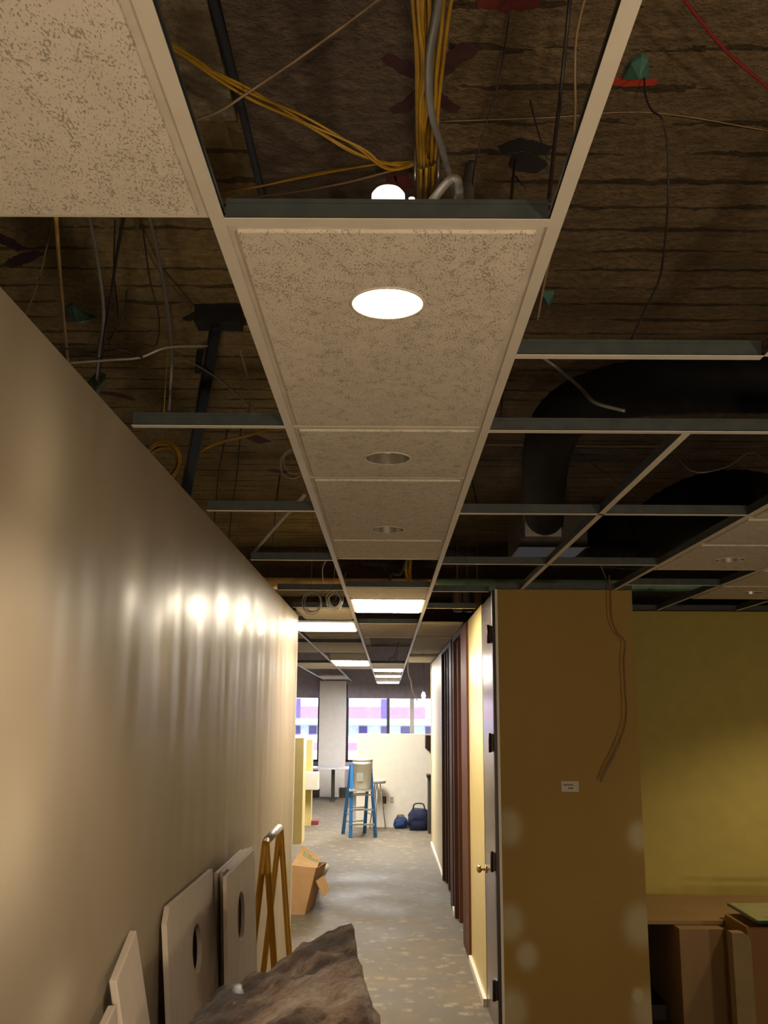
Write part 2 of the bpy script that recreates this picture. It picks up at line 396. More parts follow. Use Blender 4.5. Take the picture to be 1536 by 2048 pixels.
# far window wall
YW = 24.0
zf = lambda py: at(778, py, y=YW).z
xf = lambda px: at(px, 1450, y=YW).x
zs, zh, zb = .80, 2.66, zf(1397)
xa, xb, xc = xf(640), xf(692), xf(824)
struct('wall_window_sill', B(-7, 7, YW, YW + .2, 0, zs), 'blind')
struct('wall_window_head', B(-7, 7, YW, YW + .2, zh, DZ), 'blind')
struct('trim_4', B(xa, xb, YW - .35, YW + .2, 0, ZC), 'colwhite')
struct('trim_5', B(3.6, 4.3, YW - .2, YW + .2, 0, DZ), 'offwhite')
struct('trim_6', B(-5.6, -4.9, YW - .2, YW + .2, 0, DZ), 'offwhite')
def window(name, x0, x1, mull, pale=()):
    e = sth(name, ((x0 + x1) / 2, YW, zs))
    fb = MB().box(x0, x0 + .06, YW + .02, YW + .12, zs, zh).box(x1 - .06, x1, YW + .02, YW + .12, zs, zh)
    fb.box(x0, x1, YW + .02, YW + .12, zs, zs + .05).box(x0, x1, YW + .02, YW + .12, zh - .05, zh)
    for x in mull: fb.box(x - .035, x + .035, YW + .02, YW + .12, zs, zh)
    fb.build('window_frame', 'winframe', e)
    for x in pale: B(x - .05, x + .05, YW + .01, YW + .10, zs, zh).build('window_mullion', 'white', e)
    B(x0 + .06, x1 - .06, YW + .065, YW + .071, zs + .05, zh - .05).build('window_pane', 'glass', e)
    B(x0 + .03, x1 - .03, YW - .02, YW + .015, zb, zh).build('window_blind', 'blind', e)
window('window_1', -4.9, xa, [-3.3])
window('window_2', xb, 3.6, [0.0, 1.8], [xc])
# white far half wall, yellow half partition on the left
YH = 17.5
struct('wall_half', B(at(713, 1560, y=YH).x, 3.2, YH, YH + .14, 0, 1.60), 'offwhite')
# ================================================================== THE BUILDING OPPOSITE
ex = thing('opposite_building', (0, 45, -3), 'white building outside the windows with pink bands and purple panes', 'building')
B(-30, 30, 45, 50, -8, 9).build('facade', 'ext_white', ex)
z45 = lambda py: at(778, py, y=45).z
for (a, b, m, d) in [(1437, 1414, 'ext_pink', .06), (1450, 1441, 'ext_blue', .5), (1500, 1486, 'ext_pink', .06)]:
    o = B(-30, 30, 45 - d, 45.02, z45(a), z45(b)).build('band', m, ex)
for k in range(26):
    x = -14 + k * 1.05 + random.uniform(-.2, .2)
    B(x, x + random.uniform(.25, .6), 44.95, 45.02, z45(1470), z45(1453)).build('pane', 'ext_dark', ex)
    if k % 2: B(x, x + random.uniform(.3, .6), 44.92, 45.02, z45(1437), z45(1398)).build('pane', 'ext_dark' if k % 4 == 1 else 'ext_white', ex)
# ================================================================== CEILING GRID
def tee(name, p0, p1, label, cat='ceiling tee', group=None, web='tee_web', face='tee_face'):
    """inverted T from p0 to p1 at grid height"""
    p0 = Vector((p0[0], p0[1], ZC)); p1 = Vector((p1[0], p1[1], ZC)); d = p1 - p0; L = d.length; a = math.atan2(d.y, d.x)
    t = thing(name, p0, label, cat, group)
    Mx = Matrix.Translation(p0) @ Matrix.Rotation(a, 4, 'Z')
    B(0, L, -.012, .012, 0, .0018, mat=Mx).build('tee_face', face, t)
    MB().box(0, L, -.0012, .0012, .0018, .034, mat=Mx).box(0, L, -.004, .004, .034, .042, mat=Mx).build('tee_web', web, t)
    return t
XSL, XSR = -.291, .277
X1, X2, X3, X4 = .868, 1.478, 2.088, 2.698
tee('main_tee', (XSL, -3, 0), (XSL, 23.9, 0), 'white main ceiling tee along the left side of the downlight strip', group=None)
tee('main_tee', (XSR, -3, 0), (XSR, 23.9, 0), 'white main ceiling tee along the right side of the downlight strip')
tee('main_tee', (X1, 2.675, 0), (X1, 6.18, 0), 'white main tee running diagonally through the open grid to the ochre wall')
tee('main_tee', (X1, -3, 0), (X1, 2.06, 0), 'short white tee end at the right frame edge above the black duct')
tee('main_tee', (X2, -3, 0), (X2, 6.18, 0), 'white main tee along the left edge of the right hand tile field')
tee('main_tee', (X3, -3, 0), (X3, 7.38, 0), 'white main tee between the two rows of right hand tiles')
tee('main_tee', (X4, -3, 0), (X4, 7.38, 0), 'white main tee at the far right over the olive wall')
tee('main_tee', (-.905, 7.95, 0), (-.905, 23.6, 0), 'far white tee left of the corridor beyond the wall end')
tee('main_tee', (-1.53, 7.95, 0), (-1.53, 23.6, 0), 'farthest left white tee running to the window column')
GC = None
def ctee(x0, x1, y, label): return tee('cross_tee', (x0 + .012, y, 0), (x1 - .012, y, 0), label)
ctee(XSL, XSR, 1.462, 'wide dark webbed cross tee at the near end of the downlight tile')
ctee(XSR, X1, 2.07, 'nearest white cross tee right of the downlight strip')
ctee(XSR, X4, 2.662, 'second white cross tee right of the strip, where the diagonal tee starts')
ctee(XSR, X2, 3.82, 'third cross tee right of the strip, ending at the tile field')
ctee(XSR, X2, 5.15, 'fourth cross tee right of the strip, before the pipes')
ctee(XSR, XR, 6.33, 'cross tee just left of the ochre wall top')
ctee(XSR, XR, 7.35, 'cross tee above the pale yellow wall panel')
ctee(XL, XSL, 2.63, 'nearest cross tee between left wall and strip, under the yellow coil')
ctee(XL, XSL, 3.79, 'second cross tee between left wall and strip')
ctee(XL, XSL, 5.05, 'third cross tee between left wall and strip')
ctee(XL, XSL, 6.30, 'fourth cross tee between left wall and strip, beside grey wire coils')
ctee(XL, XSL, 7.35, 'fifth cross tee between left wall and strip, near the wall end')
ctee(XSL, XSR, 4.99, 'cross tee at the far end of the third downlight tile')
ctee(XSL, XSR, 6.13, 'cross tee on the near side of the small tile before the lit troffer')
ctee(XSL, XSR, 8.62, 'cross tee in the strip beyond the lit troffer')
ctee(XSL, XSR, 10.25, 'cross tee in the strip at the far edge of the grey tile')
ctee(-1.53, XSL, 8.42, 'cross tee just beyond the left wall end')
ctee(-1.53, XSL, 11.0, 'cross tee in front of the left tile row beyond the wall end')
ctee(-1.53, XSR, 15.4, 'cross tee in front of the farthest tile row')
ctee(X2, X3, 5.30, 'cross tee at the far edge of the right tile field')
ctee(X2, X4, 5.95, 'last cross tee on the right before the olive wall')
tee('wall_angle', (XR + .02, 6.19, 0), (XE, 6.19, 0), 'dark wall angle along the top of the ochre wall', 'ceiling tee', face='tee_web')
tee('wall_angle', (XE, 7.385, 0), (5, 7.385, 0), 'dark wall angle along the top of the olive wall', 'ceiling tee', face='tee_web')
# ---- tiles
def tile(x0, x1, y0, y1, label, hole=None, group=None):
    """lay-in tile with a dropped face; hole=(x, y, r)"""
    g = .008; x0 += g; x1 -= g; y0 += g; y1 -= g
    t = thing('ceiling_tile', ((x0 + x1) / 2, (y0 + y1) / 2, ZC), label, 'ceiling tile', group)
    e = .020; zt = ZC + .018; zf_ = ZC - .003
    if not hole:
        B(x0 + e, x1 - e, y0 + e, y1 - e, zf_, ZC + .004).build('tile_face', 'tile', t)
        B(x0, x1, y0, y1, ZC + .004, zt).build('tile_body', 'tile_edge', t)
    else:
        hx, hy, hr = hole; seg = 48
        def plate(xa, xb, ya, yb, za, zb_, nm, mt):
            ang = [2 * pi * (k + .5) / seg for k in range(seg)]
            inn = [(hx + hr * cos(a), hy + hr * sin(a)) for a in ang]; out = []
            for a in ang:
                dx, dy = cos(a), sin(a)
                s = min(((xb - hx) / dx if dx > 0 else (xa - hx) / dx if dx < 0 else 1e9), ((yb - hy) / dy if dy > 0 else (ya - hy) / dy if dy < 0 else 1e9))
                out.append((hx + dx * s, hy + dy * s))
            # snap nearest outline samples to the corners
            for c in ((xa, ya), (xa, yb), (xb, ya), (xb, yb)):
                k = min(range(seg), key=lambda i: (out[i][0] - c[0]) ** 2 + (out[i][1] - c[1]) ** 2); out[k] = c
            vs = [(*p, z) for z in (za, zb_) for p in inn + out]; fs = []
            for i in range(seg):
                j = (i + 1) % seg
                fs += [(i, j, seg + j, seg + i), (2 * seg + i, 3 * seg + i, 3 * seg + j, 2 * seg + j), (i, 2 * seg + i, 2 * seg + j, j), (seg + i, seg + j, 3 * seg + j, 3 * seg + i)]
            MB().add(vs, fs).build(nm, mt, t)
        plate(x0 + e, x1 - e, y0 + e, y1 - e, zf_, ZC + .004, 'tile_face', 'tile')
        plate(x0, x1, y0, y1, ZC + .004, zt, 'tile_body', 'tile_edge')
    return t
RD = .074
DX = -.006
tile(XSL, XSR, 1.464, 2.63, 'large speckled strip tile around the lit round downlight', (DX, 1.775, RD))
tile(XSL, XSR, 2.63, 3.23, 'short strip tile around the first unlit downlight', (DX, 2.95, RD))
tile(XSL, XSR, 3.23, 4.41, 'long strip tile around the second unlit downlight', (DX, 4.15, RD))
tile(XSL, XSR, 4.41, 4.98, 'short plain strip tile at the end before the open bay')
tile(XSL, XSR, 6.13, 6.72, 'small strip tile just before the lit rectangular troffer')
tile(XSL, XSR, 8.62, 10.2, 'grey strip tile beyond the lit rectangular troffer')
tile(XL, XSL, -.6, 1.462, 'big speckled tile at the top left corner of the picture')
tile(XSR, XR, 8.6, 9.9, 'tile between strip and dark door frames, nearer one')
tile(XSR, XR, 10.2, 12.9, 'tile between strip and dark door frames, farther one')
tile(-1.53, -.905, 7.6, 8.3, 'tile beyond the wall end, left of the first left troffer')
tile(-.74, XSL, 7.45, 8.3, 'rounded looking tile just in front of the left lit troffer')
tile(-1.53, -.905, 11.1, 12.8, 'left tile of the pair behind the left lit troffer')
tile(-.905, XSL, 11.1, 12.8, 'right tile of the pair behind the left lit troffer')
tile(-1.53, -.905, 15.45, 17.4, 'left tile of the farthest row of three')
tile(-.905, XSL, 16.3, 17.4, 'middle tile of the farthest row of three')
tile(XSL, XSR, 15.45, 16.9, 'right tile of the farthest row of three, in the strip')
tile(XSR, XR, 13.5, 15.1, 'pale tile over the end of the cream corridor wall')
tile(X2, X3, 2.67, 3.88, 'right field tile at the right frame edge, nearest one')
tile(X2, X3, 3.88, 4.49, 'narrow right field tile between the seams')
tile(X2, X3, 4.49, 5.29, 'right field tile around the unlit downlight nearest the ducts', ((X2 + X3) / 2, 4.92, RD))
tile(X3, X4, 5.3, 5.94, 'right row tile beyond the second white tee')
tile(X3, X4, 5.96, 6.65, 'right row tile around the farthest right unlit downlight', ((X3 + X4) / 2, 6.25, RD))
tile(-1.53, -.905, 20.6, 22.6, 'pale tile in front of the window column')
# ---- downlights
def downlight(x, y, lit, label, power=0.0, r=RD - .003):
    t = thing('recessed_downlight', (x, y, ZC), label, 'ceiling light')
    c = (x, y, ZC)
    MB().lathe([(r + .005, -.0032), (r + .005, -.005), (r, -.006), (r - .003, .0), (r + .005, -.0032)], c, 40).build('trim_ring', 'tee_face', t)
    if lit:
        MB().lathe([(r - .003, -.005), (r - .006, .03), (r - .012, .075)], c, 40).build('reflector', 'lens', t)
        MB().disc((x, y, ZC + .075), r - .012).build('lens', 'lens', t)
    else:
        MB().lathe([(r - .003, -.005), (r - .010, .06), (r - .022, .12), (0.001, .14)], c, 40).build('reflector', 'baffle', t)
        MB().tube([(x, y, ZC + .135), (x, y, ZC + .012)], [.012, .010], 12).build('lamp_tube', 'white', t)
        for sx in (-.034, .034): MB().tube([(x + sx, y, ZC + .13), (x + sx, y, ZC + .02)], .008, 10).build('lamp_tube', 'greylid', t)
    MB().lathe([(r - .004, .02), (r + .008, .02), (r + .008, .125), (r + .002, .15), (.035, .165), (.033, .17)], c, 40).build('housing', 'darksteel', t)
    if power:
        l = bpy.data.lights.new('downlight_lamp', 'SPOT'); l.energy = power; l.color = WARM; l.spot_size = R(128); l.spot_blend = .55; l.shadow_soft_size = .05
        o = bpy.data.objects.new('downlight_lamp', l); COL.objects.link(o); o.parent = t; o.location = (0, 0, -.012)
    return t
dl = downlight(DX, 1.775, True, 'lit round recessed downlight in the near strip tile', P_SPOT)
# glowing lamp showing above the housing
MB().lathe([(.0001, .246), (.028, .243), (.034, .235), (.034, .212), (.030, .205)], (DX, 1.775, ZC), 28).build('lamp_top', 'bulb', dl)
MB().lathe([(.030, .165), (.033, .205), (.028, .205)], (DX, 1.775, ZC), 28).build('socket', 'darksteel', dl)
MB().lathe([(.0001, .225), (.006, .223), (.007, .215), (.006, .20), (.003, .17)], (DX + .048, 1.765, ZC), 14).build('clip_lamp', 'bulb', dl)
downlight(DX, 2.95, False, 'unlit recessed downlight, nearer of the two in the strip')
downlight(DX, 4.15, False, 'unlit recessed downlight, farther of the two in the strip')
downlight((X2 + X3) / 2, 4.92, False, 'unlit recessed downlight in the right tile field')
downlight((X3 + X4) / 2, 6.25, False, 'unlit recessed downlight at the far right over the olive wall')
downlight(3.25, 5.9, True, 'lit downlight beyond the right frame edge lighting the olive wall', 60)
downlight(DX, -1.6, True, 'unseen lit downlight added behind the camera in the strip', P_SPOT_BACK)  # this one and the next are added out of view as fill
downlight(2.6, -1.6, True, 'unseen lit downlight added behind the camera over the open area', P_SPOT_BACK * .4)
# ---- added fill lights, unseen on the floor behind the camera, to brighten the ceiling
def added_fill_light(x, y, yaw, label):
    t = thing('added_fill_light', (x, y, 0), label, 'added fill light'); z = .55
    for k in range(3):
        a = 2.1 * k; MB().tube([(x + cos(a) * .28, y + sin(a) * .28, .01), (x, y, .38)], .012, 8).build('leg', 'frame_y', t)
    MB().tube([(x, y, .36), (x, y, z - .04)], .014, 10).build('pole', 'frame_y', t)
    Mx = Matrix.Translation((x, y, z)) @ Matrix.Rotation(yaw, 4, 'Z') @ Matrix.Rotation(R(-32), 4, 'X')
    B(-.17, .17, -.12, .12, -.06, 0, mat=Mx).build('lamp_body', 'black', t)
    B(-.15, .15, -.10, .10, .001, .006, mat=Mx).build('lit_glass', 'lens', t)
    l = bpy.data.lights.new('added_fill_lamp', 'AREA'); l.shape = 'RECTANGLE'; l.size = .30; l.size_y = .20; l.energy = P_FILL; l.color = (1.0, .78, .53)
    o = bpy.data.objects.new('added_fill_lamp', l); COL.objects.link(o); o.parent = t
    o.matrix_world = Mx @ Matrix.Translation((0, 0, .02)) @ Matrix.Rotation(pi, 4, 'X')
    o.parent = None; o.parent = t; o.matrix_local = Matrix.Translation((-x, -y, 0)) @ Mx @ Matrix.Translation((0, 0, .02)) @ Matrix.Rotation(pi, 4, 'X')
added_fill_light(.15, -2.2, 0, 'unseen halogen fill light added in the corridor behind the camera')
added_fill_light(2.3, -1.6, .1, 'unseen halogen fill light added in the open area behind the camera')
# ---- troffers
def troffer(x0, x1, y0, y1, z, label, m='troff'):
    t = thing('ceiling_troffer', ((x0 + x1) / 2, (y0 + y1) / 2, z), label, 'ceiling light')
    MB().box(x0, x1, y0, y1, z + .008, z + .10).build('housing', 'white', t)
    MB().box(x0, x1, y0, y0 + .02, z - .006, z + .008).box(x0, x1, y1 - .02, y1, z - .006, z + .008).box(x0, x0 + .02, y0 + .02, y1 - .02, z - .006, z + .008).box(x1 - .02, x1, y0 + .02, y1 - .02, z - .006, z + .008).build('frame', 'white', t)
    B(x0 + .02, x1 - .02, y0 + .02, y1 - .02, z - .010, z + .006).build('lens', m, t)
    MB().tube(smoothp([((x0 + x1) / 2, y0 + .1, z + .1), ((x0 + x1) / 2 + .03, y0 + .1, z + .19), ((x0 + x1) / 2 + .10, y0 + .2, z + .22), ((x0 + x1) / 2 + .2, y0 + .3, z + .5)]), .010, 8).build('wiring_whip', 'gcable', t)
    return t
troffer(XSL + .015, XSR - .015, 6.75, 7.62, ZC, 'bright rectangular troffer filling the strip, the nearest one')
troffer(-.89, XSL - .015, 8.5, 9.4, ZC, 'bright troffer touching the end of the left wall', 'troff')
troffer(-.89, XSL - .015, 14.6, 16.1, ZC, 'bright troffer left of the strip, farther along the corridor', 'troff_far')
troffer(XSL + .01, XSR - .01, 17.2, 18.2, ZC, 'bright strip troffer above the ladder, upper of the far group', 'troff_far')
troffer(XSL + .02, XSR - .02, 19.3, 20.2, ZC - .03, 'bright hanging strip troffer in the middle of the far group', 'troff_far')
troffer(XSL + .03, XSR - .03, 21.0, 21.9, ZC - .10, 'bright hanging strip troffer, lowest of the far group', 'troff_far')
# ================================================================== ABOVE THE CEILING
def flatmark(name, strokes, z, m, label, cat='paint mark'):
    """sprayed strokes: list of (pixel polyline, width m) on the deck underside"""
    mb = MB(); e = []
    for pts, w in strokes:
        P = smoothp([at(px, py, z=z) for px, py in pts], 6); n = len(P); vs = []; random.seed(int(pts[0][0]))
        for i, p in enumerate(P):
            d = (P[min(i + 1, n - 1)] - P[max(i - 1, 0)]).normalized(); s = Vector((-d.y, d.x, 0))
            ww = w * (.55 + .45 * sin(pi * (i + .6) / (n + .2))) * random.uniform(.8, 1.2)
            for sg in (-1, 1):
                vs.append((p + s * sg * ww) + Vector((0, 0, -.0015))); vs.append((p + s * sg * ww) + Vector((0, 0, .001)))
        fs = []
        for i in range(n - 1):
            a, b = 4 * i, 4 * i + 4
            fs += [(a, b, b + 2, a + 2), (a + 1, a + 3, b + 3, b + 1), (a, a + 1, b + 1, b), (a + 2, b + 2, b + 3, a + 3)]
        fs += [(0, 2, 3, 1), (4 * n - 4, 4 * n - 3, 4 * n - 1, 4 * n - 2)]
        mb.add(vs, fs)
    return tag(mb.build(name, m), label, cat)
def wire(name, pts, r, m, label, cat='wire', n=1, spread=0.0, seg=6):
    """pts: (px, py, z) seen points at height z"""
    P = [at(px, py, z=z) for px, py, z in pts]
    if n == 1: return tag(MB().tube(smoothp(P), r, seg).build(name, m), label, cat)
    mb = MB(); 
    for k in range(n):
        off = [Vector((random.gauss(0, spread), random.gauss(0, spread) * .5, random.gauss(0, spread))) for _ in P]
        mb.tube(smoothp([p + o for p, o in zip(P, off)]), r, 5)
    return tag(mb.build(name, m), label, cat)
# beam casing over the corridor
bz = 3.55
tag(B(-.40, .14, -2, 3.4, bz, DZ).build('fireproofed_beam', 'beam'), 'smooth dark brown fireproofed beam behind the yellow cable bundle', 'beam')
tag(B(-1.6, -.43, -2, 2.35, bz - .01, DZ).build('plastered_beam', 'plaster'), 'mottled tan plastered beam beside the smooth brown one', 'beam')
tag(MB().tube(smoothp([(-.415, -1, bz), (-.418, 1.5, bz - .004), (-.41, 2.3, bz), (-.417, 3.2, bz)]), .012, 8).build('shaded_gap_strip', 'darksteel'), 'thin dark strip standing in for the shaded gap between the two beams', 'pipe')  # dark tube put in for the shade along the beam edge
# yellow cable bundle with hanger rings
zb_ = 3.22
bt = thing('cable_bundle', at(865, 200, z=zb_), 'thick bundle of yellow data cables running along the open ceiling', 'cable bundle')
random.seed(3)
def strand(a, b, w0, w1, npt=7):
    P = []
    ang = random.uniform(0, 2 * pi); rr = random.uniform(.2, 1) ** .5
    for k in range(npt):
        t = k / (npt - 1); p = a.lerp(b, t); w = (w0 + (w1 - w0) * t) * (1 - .25 * sin(pi * t)) * rr; q = ang + t * random.uniform(-.5, .9)
        P.append(p + Vector((cos(q) * w, 0, sin(q) * w * .7)))
    return smoothp(P, 5)
A0, A1, A2 = at(872, -160, z=zb_), at(853, 325, z=zb_ + .02), at(855, 470, z=zb_ + .02)
for k in range(20): MB().tube(strand(A0, A1, .062, .026), .0042, 6).build('cable', 'ycable', bt)
for k in range(10): MB().tube(strand(A1 + Vector((0, .0, 0)), A2 + Vector((0, .4, 0)), .022, .030, 4), .0042, 6).build('cable', 'ycable', bt)
for s in (-.028, .028):
    c = A1 + Vector((s, 0, 0))
    tag(MB().tube([c + Vector((0, cos(a) * .015, sin(a) * .045)) for a in [2 * pi * k / 20 for k in range(20)]], .003, 6, closed=True).build('hanger_ring', 'steel'), 'steel hanger ring on the %s side of the yellow cable bundle' % ('left' if s < 0 else 'right'), 'hanger ring')
wire('flexible_conduit', [(892, -80, 3.1), (872, 30, 3.1), (858, 120, 3.12), (862, 220, 3.15), (885, 300, 3.18), (905, 370, 3.2), (925, 430, 3.2)], .0085, 'gcable', 'grey flexible conduit lying in front of the yellow cable bundle', 'conduit')
wire('flexible_conduit', [(835, 440, 2.95), (870, 395, 3.0), (900, 360, 3.02), (915, 362, 3.02), (918, 395, 3.0), (905, 440, 2.9)], .010, 'gcable', 'curved ribbed grey conduit arching behind the dark cross tee', 'conduit')
wire('flexible_conduit', [(942, 330, 3.5), (935, 380, 3.2), (932, 440, 2.95)], .016, 'gcable', 'short dull grey conduit right of the arched one', 'conduit')
# loose cables in the big near bay
wire('yellow_cable', [(318, 70, 3.3), (400, 130, 3.32), (492, 190, 3.34), (600, 240, 3.34), (720, 300, 3.3), (790, 330, 3.26), (850, 322, 3.24)], .0035, 'ycable', 'pair of yellow cables slanting down to the bundle ring', 'cable', 4, .010)
wire('yellow_cable', [(420, 392, 3.3), (520, 372, 3.32), (640, 345, 3.32), (760, 325, 3.28), (850, 322, 3.25)], .003, 'ycable', 'thin yellow cable sagging to the ring, upper of two', 'cable', 2, .004)
wire('yellow_cable', [(425, 402, 3.3), (560, 388, 3.3), (680, 368, 3.28), (790, 340, 3.26), (850, 326, 3.24)], .003, 'tanwire', 'thin tan cable sagging to the ring, lower of two', 'cable')
wire('white_wire', [(380, 245, 3.2), (440, 222, 3.25), (492, 188, 3.3), (600, 115, 3.35), (740, 12, 3.4), (800, -40, 3.4)], .0032, 'tanwire', 'pale tan wire crossing the yellow cables diagonally')
wire('hanger_wire', [(1146, -60, 3.5), (1136, 40, 3.4), (1122, 180, 3.3), (1108, 300, 3.1), (1098, 400, 2.85)], .0045, 'bwire', 'thick black wire hanging left of the right strip tee')
wire('white_wire', [(1185, -60, 3.4), (1155, 60, 3.35), (1150, 140, 3.3), (1150, 230, 3.2), (1138, 370, 3.0), (1120, 430, 2.95), (1090, 560, 2.9), (1075, 640, 2.85)], .003, 'tanwire', 'pale wire looping behind the right strip tee')
wire('hanger_wire', [(1020, 20, 3.55), (1000, 150, 3.5), (975, 240, 3.4), (950, 330, 3.3), (940, 430, 3.1)], .0022, 'bwire', 'thin dark wire hanging above the grey conduits')
wire('hanger_wire', [(808, 0, 3.4), (830, 80, 3.38), (848, 130, 3.35)], .002, 'bwire', 'short thin dark wire left of the yellow bundle')
wire('hanger_wire', [(1060, 200, 3.5), (1075, 260, 3.4), (1095, 320, 3.3)], .002, 'bwire', 'thin wire just left of the thick black one')
wire('hanger_wire', [(1020, 430, 3.0), (1027, 350, 3.4), (1030, 320, 3.55)], .004, 'bwire', 'short dark hanger wire below the black soot patch')
wire('hanger_wire', [(1052, 378, 3.45), (1030, 352, 3.5)], .003, 'bwire', 'tiny bent wire stub beside the short dark hanger')
wire('red_wire', [(1340, -40, 3.45), (1400, 40, 3.45), (1460, 110, 3.45), (1560, 195, 3.45)], .004, 'rwire', 'dark red wire crossing the top right corner')
wire('hanger_wire', [(1288, 155, 3.58), (1292, 195, 3.5), (1305, 222, 3.45), (1325, 240, 3.4), (1335, 300, 3.35), (1336, 400, 3.25), (1328, 500, 3.1), (1318, 560, 3.0), (1290, 620, 2.9), (1262, 680, 2.8)], .0028, 'bwire', 'long thin dark wire hanging from the teal clip')
wire('white_wire', [(880, 243, 3.58), (1100, 235, 3.58), (1300, 225, 3.58), (1540, 262, 3.58)], .002, 'tanwire', 'fine pale string stretched across under the ribbed deck')
# deck marks
flatmark('paint_mark', [([(770, 112), (800, 130), (838, 152)], .022), ([(950, 92), (915, 110), (880, 145)], .030)], bz - .001, 'purplepaint', 'upper half of the dark X sprayed behind the yellow bundle')
flatmark('paint_mark', [([(782, 222), (812, 212), (838, 182)], .020), ([(918, 218), (896, 212), (878, 188)], .018)], bz - .001, 'purplepaint', 'lower half of the dark X sprayed behind the yellow bundle')
flatmark('paint_mark', [([(1215, 163), (1260, 163), (1312, 165)], .018)], DZ - .001, 'redpaint', 'bright red sprayed dash under the teal clip')
flatmark('paint_mark', [([(955, 2), (1030, 4), (1080, 2)], .03)], DZ - .001, 'darkred', 'faded red spray at the top edge of the picture')
flatmark('paint_mark', [([(775, 330), (784, 352), (782, 378)], .014), ([(800, 350), (815, 378)], .022)], bz - .002, 'darkred', 'faded red blotch above the glowing lamp top')
flatmark('paint_mark', [([(1000, 300), (1040, 290), (1100, 300)], .03), ([(1020, 325), (1050, 325), (1085, 338)], .05)], DZ - .002, 'blackpaint', 'black soot patch on the deck left of the right strip tee')
flatmark('paint_mark', [([(-10, 468), (18, 485), (45, 500)], .030), ([(15, 532), (40, 520), (80, 505)], .028)], DZ - .001, 'purplepaint', 'dark forked mark at the left edge above the wall')
flatmark('paint_mark', [([(370, 640), (400, 628), (440, 622), (475, 632), (485, 650)], .030)], DZ - .001, 'blackpaint', 'black arched mark at the top of the dark hanger post')
flatmark('paint_mark', [([(200, 785), (235, 790), (270, 800)], .03)], DZ - .001, 'darkred', 'reddish stain by the teal cloth above the left wall')
flatmark('paint_mark', [([(500, 872), (530, 885)], .05)], DZ - .001, 'darkred', 'dark red blotch left of the strip, nearer one')
flatmark('paint_mark', [([(538, 940), (575, 945)], .05)], DZ - .001, 'darkred', 'dark red blotch left of the strip, farther one')
def clip(pts, z, label):
    P = [at(px, py, z=z) for px, py in pts]; n = len(P)
    vs = [p for p in P] + [p + Vector((0, 0, -.012)) for p in P]; c = sum(P, Vector()) / n + Vector((0, 0, -.045)); vs.append(c)
    fs = [tuple(range(n))] + [(i, (i + 1) % n, n + (i + 1) % n, n + i) for i in range(n)] + [(n + i, n + (i + 1) % n, 2 * n) for i in range(n)]
    return tag(MB().add(vs, fs).build('deck_clip', 'teal'), label, 'clip')
clip([(1245, 152), (1262, 120), (1283, 105), (1296, 112), (1298, 150)], DZ - .002, 'teal metal clip above the red spray dash')
clip([(1085, 582), (1108, 580), (1108, 598), (1086, 600)], DZ - .002, 'small teal clip right of the strip tee')
clip([(130, 612), (145, 605), (165, 622), (190, 632), (165, 642), (135, 638)], DZ - .002, 'teal clip above the left wall')
clip([(175, 765), (195, 740), (212, 748), (200, 772), (190, 785)], 3.2, 'teal knot where the dark wires meet above the wall')
# left plenum wires
def pw(name, pts, r, m, label, cat='wire'): return wire(name, pts, r, m, label, cat)
pw('yellow_cable', [(112, 432, 3.2), (118, 520, 3.2), (126, 620, 3.2), (136, 725, 3.2)], .006, 'ycable', 'single yellow cable hanging down above the left wall', 'cable')
pw('hanger_wire', [(110, 430, 3.5), (92, 500, 3.4), (75, 570, 3.3), (50, 630, 3.2)], .003, 'tanwire', 'thin brown wire left of the hanging yellow cable')
pw('flexible_conduit', [(178, 430, 3.2), (195, 520, 3.2), (207, 620, 3.15), (200, 690, 3.1), (193, 760, 3.0)], .0055, 'gcable', 'dull thin conduit hanging right of the yellow cable', 'conduit')
pw('hanger_wire', [(248, 430, 3.3), (232, 520, 3.25), (218, 620, 3.2), (205, 700, 3.1), (192, 770, 3.0)], .005, 'bwire', 'black wire slanting down to the teal knot')
pw('hanger_wire', [(254, 580, 3.3), (245, 640, 3.2), (215, 680, 3.15)], .003, 'bwire', 'short black wire branching to the teal knot')
pw('hanger_wire', [(230, 440, 3.5), (228, 540, 3.4), (235, 640, 3.3), (215, 690, 3.2)], .0025, 'bwire', 'thin black wire behind the slanting one')
pw('flexible_conduit', [(298, 430, 3.3), (318, 520, 3.25), (335, 620, 3.2), (343, 720, 3.15), (338, 820, 3.0)], .0065, 'gcable', 'pale grey conduit curving down to the nearest left cross tee', 'conduit')
pw('hanger_wire', [(268, 440, 3.5), (310, 530, 3.5), (350, 580, 3.5), (382, 618, 3.5)], .004, 'tanwire', 'tan wire slanting to the black arched mark')
pw('hanger_wire', [(285, 450, 3.4), (300, 560, 3.3), (318, 635, 3.2), (312, 690, 3.15), (285, 690, 3.1), (270, 715, 3.1)], .0025, 'bwire', 'thin dark wire with a hooked end above the wall')
pw('white_wire', [(140, 726, 3.0), (220, 720, 3.05), (280, 715, 3.1), (335, 695, 3.15), (415, 692, 3.2)], .004, 'wwire', 'pale wire lying across above the left wall')
pw('hanger_wire', [(120, 695, 3.1), (180, 705, 3.1), (240, 700, 3.1), (285, 715, 3.1)], .003, 'bwire', 'black wire crossing left to right above the wall')
pw('hanger_wire', [(340, 700, 3.3), (440, 760, 3.3), (520, 830, 3.3), (560, 850, 3.2)], .004, 'gcable', 'grey wire sloping to the strip above the nearest left tee')
pw('hanger_wire', [(480, 700, 3.4), (500, 780, 3.3), (495, 840, 3.0)], .003, 'wwire', 'short pale wire near the strip above the nearest left tee')
pw('hanger_wire', [(455, 860, 3.3), (440, 930, 3.2), (432, 1000, 3.1), (428, 1060, 3.0)], .004, 'bwire', 'dark wire hanging behind the nearest left tee, left one')
